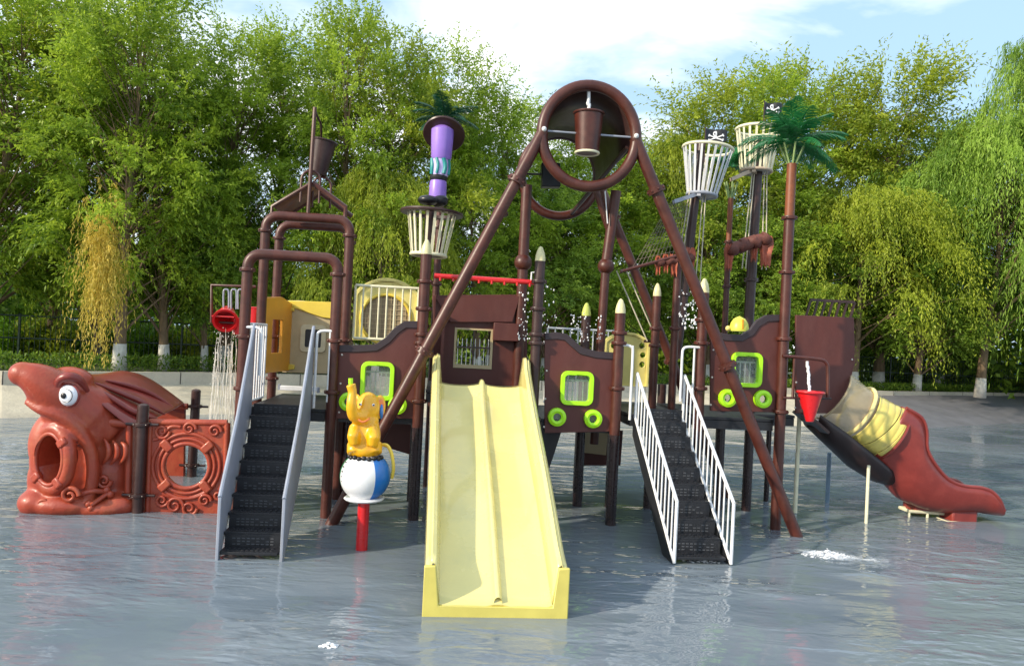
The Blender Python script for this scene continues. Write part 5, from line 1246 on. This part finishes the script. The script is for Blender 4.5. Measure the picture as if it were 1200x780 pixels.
TREES = [
 (-40, 27, -60, 'd', 'dense green tree at the far left edge above the shark', 300),
 (62, 31, -40, 'a', 'tall green tree behind the shark snout', 260),
 (140, 26.8, -30, 'a', 'green tree with a whitewashed trunk and dry yellow twigs hanging beside it', 230),
 (118, 30, 25, 'b', 'yellow green tree close behind the tree with the dry yellow twigs', 200),
 (193, 28.5, 28, 'd', 'green tree with a thin whitewashed trunk right of the dry yellow twigs', 190),
 (262, 31, 30, 'a', 'darker tree behind the left red buckets', 220),
 (322, 33, 38, 'a', 'green tree behind the left pipe arches', 190),
 (408, 31, 12, 'd', 'tall light green tree right of the tipping bucket on the arches', 200),
 (462, 32, 28, 'b', 'tall yellow green tree behind the cream basket of the purple figure', 200),
 (520, 35, 62, 'a', 'green tree behind the purple figure', 190),
 (575, 38, 112, 'a', 'lower green tree left of the rings of the A-frame', 190),
 (640, 40, 120, 'd', 'green tree seen through and left of the front ring', 170),
 (700, 41, 175, 'a', 'low green tree behind the leaning mast', 190),
 (765, 43, 152, 'y', 'yellow green tree between the rings and the near lookout basket', 180),
 (835, 43, 105, 'b', 'yellow green tree behind the two lookout baskets', 200),
 (905, 44, 84, 'd', 'tall green tree behind the tall artificial palm', 200),
 (962, 45, 66, 'b', 'tall yellow green tree just right of the artificial palm', 210),
 (1030, 45, 78, 'b', 'tall yellow green tree above the clear slide tube', 200),
 (1100, 47, 150, 'c', 'dark tree with whitewashed trunk above the end of the red slide', 220),
 (1150, 41, 135, 'w', 'weeping willow at the right with long hanging light green strands', 230),
 (1262, 38, -10, 'w', 'tall weeping willow cut by the right edge of the photo', 230),
 (1000, 41, 215, 'y', 'low drooping olive green tree above the stern board', 230),
 (900, 40, 250, 'c', 'low dark tree behind the far furled sail', 170),
 (830, 41, 240, 'c', 'low dark tree behind the near lookout basket mast', 170),
 (1075, 42, 260, 'c', 'low dark tree with pale trunk behind the winding slide', 180),
 (640, 37, 215, 'c', 'low dark tree behind the red spray bar', 190),
 (560, 34, 200, 'd', 'low leafy tree right of the cream basket', 160),
 (440, 29.5, 195, 'y', 'low yellow green drooping tree between the arches and the basket', 170),
 (240, 29.5, 190, 'c', 'low dark tree just left of the pipe arches', 150),
 (-110, 30, -60, 'a', 'tall tree outside the left edge', 260),
 (1300, 44, 60, 'b', 'tree outside the right edge', 260),
]
for i, (px, Y, pt, ty, lb, w) in enumerate(TREES):
    t = tree(px, Y, pt, ty, lb, w, rot=i * 2.3, white=(i not in (1, 3, 7)))
    if i == 2:
        rng = np.random.default_rng(77); k = 230
        p0 = WY(118, 300, Y - 2.6) - t.location; p0 = Vector(p0)
        rz = -i * 2.3; p0 = Matrix.Rotation(rz, 3, 'Z') @ p0
        tb = np.array(p0) + rng.normal(size=(k, 3)) * np.array([.25, .22, .85]) + np.array([0, 0, .15]); td = unit(rng.normal(size=(k, 3)) * .4 + np.array([0, 0, .1])) * np.array([.5, .5, 1]); tl = rng.uniform(.7, 1.5, k)
        P, D, L, W, tone = twigs_to_leaves(tb, td, tl, rng.uniform(1.2, 2.2, k), 30, .15, .028, rng.random(k), 1.0)
        keep = P[:, 2] > .35
        c = bpy.data.objects.new('dry_hanging_twigs', leaves_mesh('dry_hanging_twigs', P[keep], D[keep], L[keep], W[keep], tone[keep], LEAF_Y)); col.objects.link(c); c.parent = t
        c['label'] = 'dry yellow twigs hanging in a thick bunch'
# far woods closing the gaps: uncountable
rng = np.random.default_rng(5); k = 60000
ang = rng.uniform(-.75, .75, k); rr = rng.uniform(52, 66, k); hgt_ = rng.random(k) ** .8 * (6.2 + 1.6 * np.sin(ang * 23) + 1.1 * np.sin(ang * 57))
P = np.stack([rr * np.sin(ang), rr * np.cos(ang), GZ + hgt_], 1); D = unit(rng.normal(size=(k, 3)))
o = bpy.data.objects.new('far_woods', leaves_mesh('far_woods', P, D, rng.uniform(.35, .8, k), rng.uniform(.2, .4, k), rng.random(k), LEAF_D)); col.objects.link(o)
tag(o, 'dark leafy woods closing the view far behind the trees', 'woods', None, 'stuff')
# fence behind the first trees
def fence(pxs, Y0, Y1, pytop0, label):
    pts = []
    n = len(pxs)
    for i, px in enumerate(pxs):
        Y = Y0 + (Y1 - Y0) * i / (n - 1); p = WY(px, 400, Y); pts.append(Vector((p.x, p.y, GZ)))
    o = bpy.data.objects.new('metal_fence', None); col.objects.link(o); o.location = pts[0]; o['_o'] = tuple(pts[0]); o['_f'] = 'W'; tag(o, label, 'fence', 'dark green metal fences beyond the bank')
    for z in (1.78, .95, .15): MB().tube([p + Vector((0, 0, z)) for p in pts], .028, 6).build('rail', FENCE, o)
    for p in pts: MB().box(p + Vector((0, 0, .93)), (.07, .07, 1.86)).build('fence_post', FENCE, o)
    mb = MB()
    for a, b_ in zip(pts, pts[1:]):
        m_ = int((b_ - a).length / .16)
        for j in range(1, m_): mb.box(a.lerp(b_, j / m_) + Vector((0, 0, .95)), (.014, .014, 1.62))
    mb.build('wire_mesh', FENCE, o)
fence([-60, 22, 118, 213, 300, 380, 455], 27.5, 33.5, 365, 'dark green metal fence behind the shark and the left tower')
fence([990, 1045, 1098, 1150, 1175, 1230, 1290], 44.5, 47, 380, 'dark green metal fence beyond the winding red slide')
# shrubs and low hedges
def shrub_mesh(seed, m, n=5200):
    global rng
    rng = np.random.default_rng(seed); d = unit(rng.normal(size=(n, 3))); lob = 1 + .25 * np.sin(4 * np.arctan2(d[:, 1], d[:, 0]) + seed) + .18 * np.sin(7 * d[:, 2] + seed)
    P = d * (rng.random(n) ** .35 * lob)[:, None]; P[:, 2] = np.abs(P[:, 2]) * .95
    return leaves_mesh('shrub_foliage', P, unit(d + rng.normal(size=d.shape) * .6 + np.array([0, 0, .5])), rng.uniform(.12, .22, n), rng.uniform(.05, .09, n), rng.random(n) * .5 + .25 * lob, m)
SM = [shrub_mesh(1, LEAF_S), shrub_mesh(2, LEAF_B), shrub_mesh(3, LEAF_D)]
stem = MB()
for k in range(7): a = k * .9; stem.tube([(0.05 * math.cos(a), .05 * math.sin(a), -.1), (.5 * math.cos(a), .5 * math.sin(a), .7)], .02, 5)
stm = bpy.data.meshes.new('stem'); stm.from_pydata([tuple(p) for p in stem.v], [], stem.f); stm.materials.append(BARK)
SH_ = [(10, 30.5, 1.6, 1.3, 0, 'bright shrub at the left edge behind the fence'), (62, 31, 1.4, 1.5, 1, 'yellow green shrub behind the fence above the shark snout'), (112, 31.5, 1.5, 1.2, 0, 'bright shrub behind the fence left of the whitewashed trunk'),
 (168, 32, 1.5, 1.5, 0, 'bright shrub behind the fence between the two whitewashed trunks'), (222, 32.5, 1.5, 1.3, 1, 'yellow green shrub behind the fence left of the red buckets'), (285, 33, 1.6, 1.4, 0, 'bright shrub behind the fence under the red buckets'), (350, 34, 1.6, 1.4, 2, 'dark shrub behind the left tower'),
 (1062, 50, 1.4, 1.5, 2, 'dark shrub behind the right fence'), (1130, 50, 2.0, 2.0, 0, 'sunlit bright green shrub beyond the right fence'), (1098, 51, 1.5, 1.6, 0, 'smaller bright green shrub beside the pale trunk at the right'), (1180, 49, 1.9, .9, 1, 'low yellow green shrub at the right edge'), (1225, 50, 2.2, 1.6, 0, 'shrub outside the right edge')]
for i, (px, Y, w, h, k, lb) in enumerate(SH_):
    p = WY(px, 420, Y); o = bpy.data.objects.new('garden_shrub', None); col.objects.link(o); o.location = (p.x, p.y, GZ); o.rotation_euler.z = i
    for nm, me in (('foliage', SM[k]), ('stem', stm)):
        c = bpy.data.objects.new(nm, me); col.objects.link(c); c.parent = o; c.scale = (w, w, h)
    tag(o, lb, 'shrub', 'garden shrubs beyond the fence')
# low clipped hedge and grass along the wall
rng = np.random.default_rng(9); Pn = []
segs = [(off(i, .9), off((i + 1) % N, .9)) for i in range(N)]
segs = [(a, b_) for a, b_ in segs if a.y > 15]
for a, b_ in segs:
    L_ = (b_ - a).length; k = int(L_ * 420); t = rng.random(k)
    d2 = (b_ - a).normalized(); nn = np.array([-d2.y, d2.x, 0]); 
    if (np.array([a.x, a.y - 12, 0]) @ nn) < 0: nn = -nn
    hh = .55 if a.x < 4 else .40
    q = np.array(a)[None, :] + (np.array(b_) - np.array(a))[None, :] * t[:, None] + nn[None, :] * rng.uniform(.0, 1.6, k)[:, None]
    q[:, 2] = GZ + rng.random(k) * hh; Pn.append(q)
P = np.concatenate(Pn); k = len(P)
o = bpy.data.objects.new('low_plants', leaves_mesh('low_plants', P, unit(rng.normal(size=(k, 3)) * .6 + np.array([0, 0, 1])), rng.uniform(.08, .2, k), rng.uniform(.03, .06, k), rng.random(k) * .7, LEAF_D)); col.objects.link(o)
tag(o, 'low dark green plants and grass growing along the top of the bank', 'ground cover', None, 'stuff')
# small white outbuilding glimpsed at the right
p = WY(1186, 420, 56)
o = thing('outbuilding', 'small white outbuilding with brown posts glimpsed at the right edge', 'building', (p.x, p.y, GZ), frame='W')
MB().box((p.x, p.y + 1.5, GZ + 1.3), (3.0, 3, 2.6)).build('wall', mat('white_plaster', (.7, .7, .72), .7, .05, 3), o)
MB().box((p.x, p.y + 1.5, GZ + 2.68), (3.6, 3.6, .16)).build('roof', BROWND, o)
for dx in (-1.4, 1.4): MB().box((p.x + dx, p.y - .2, GZ + 1.3), (.15, .15, 2.6)).build('pillar', CLOTH, o)
MB().box((p.x + .6, p.y - .02, GZ + 1.4), (.9, .05, 1.0)).build('window', BLUE, o)
#TREES-END
for o in list(bpy.data.objects):
    for k in ('_o', '_f'):
        if k in o: del o[k]
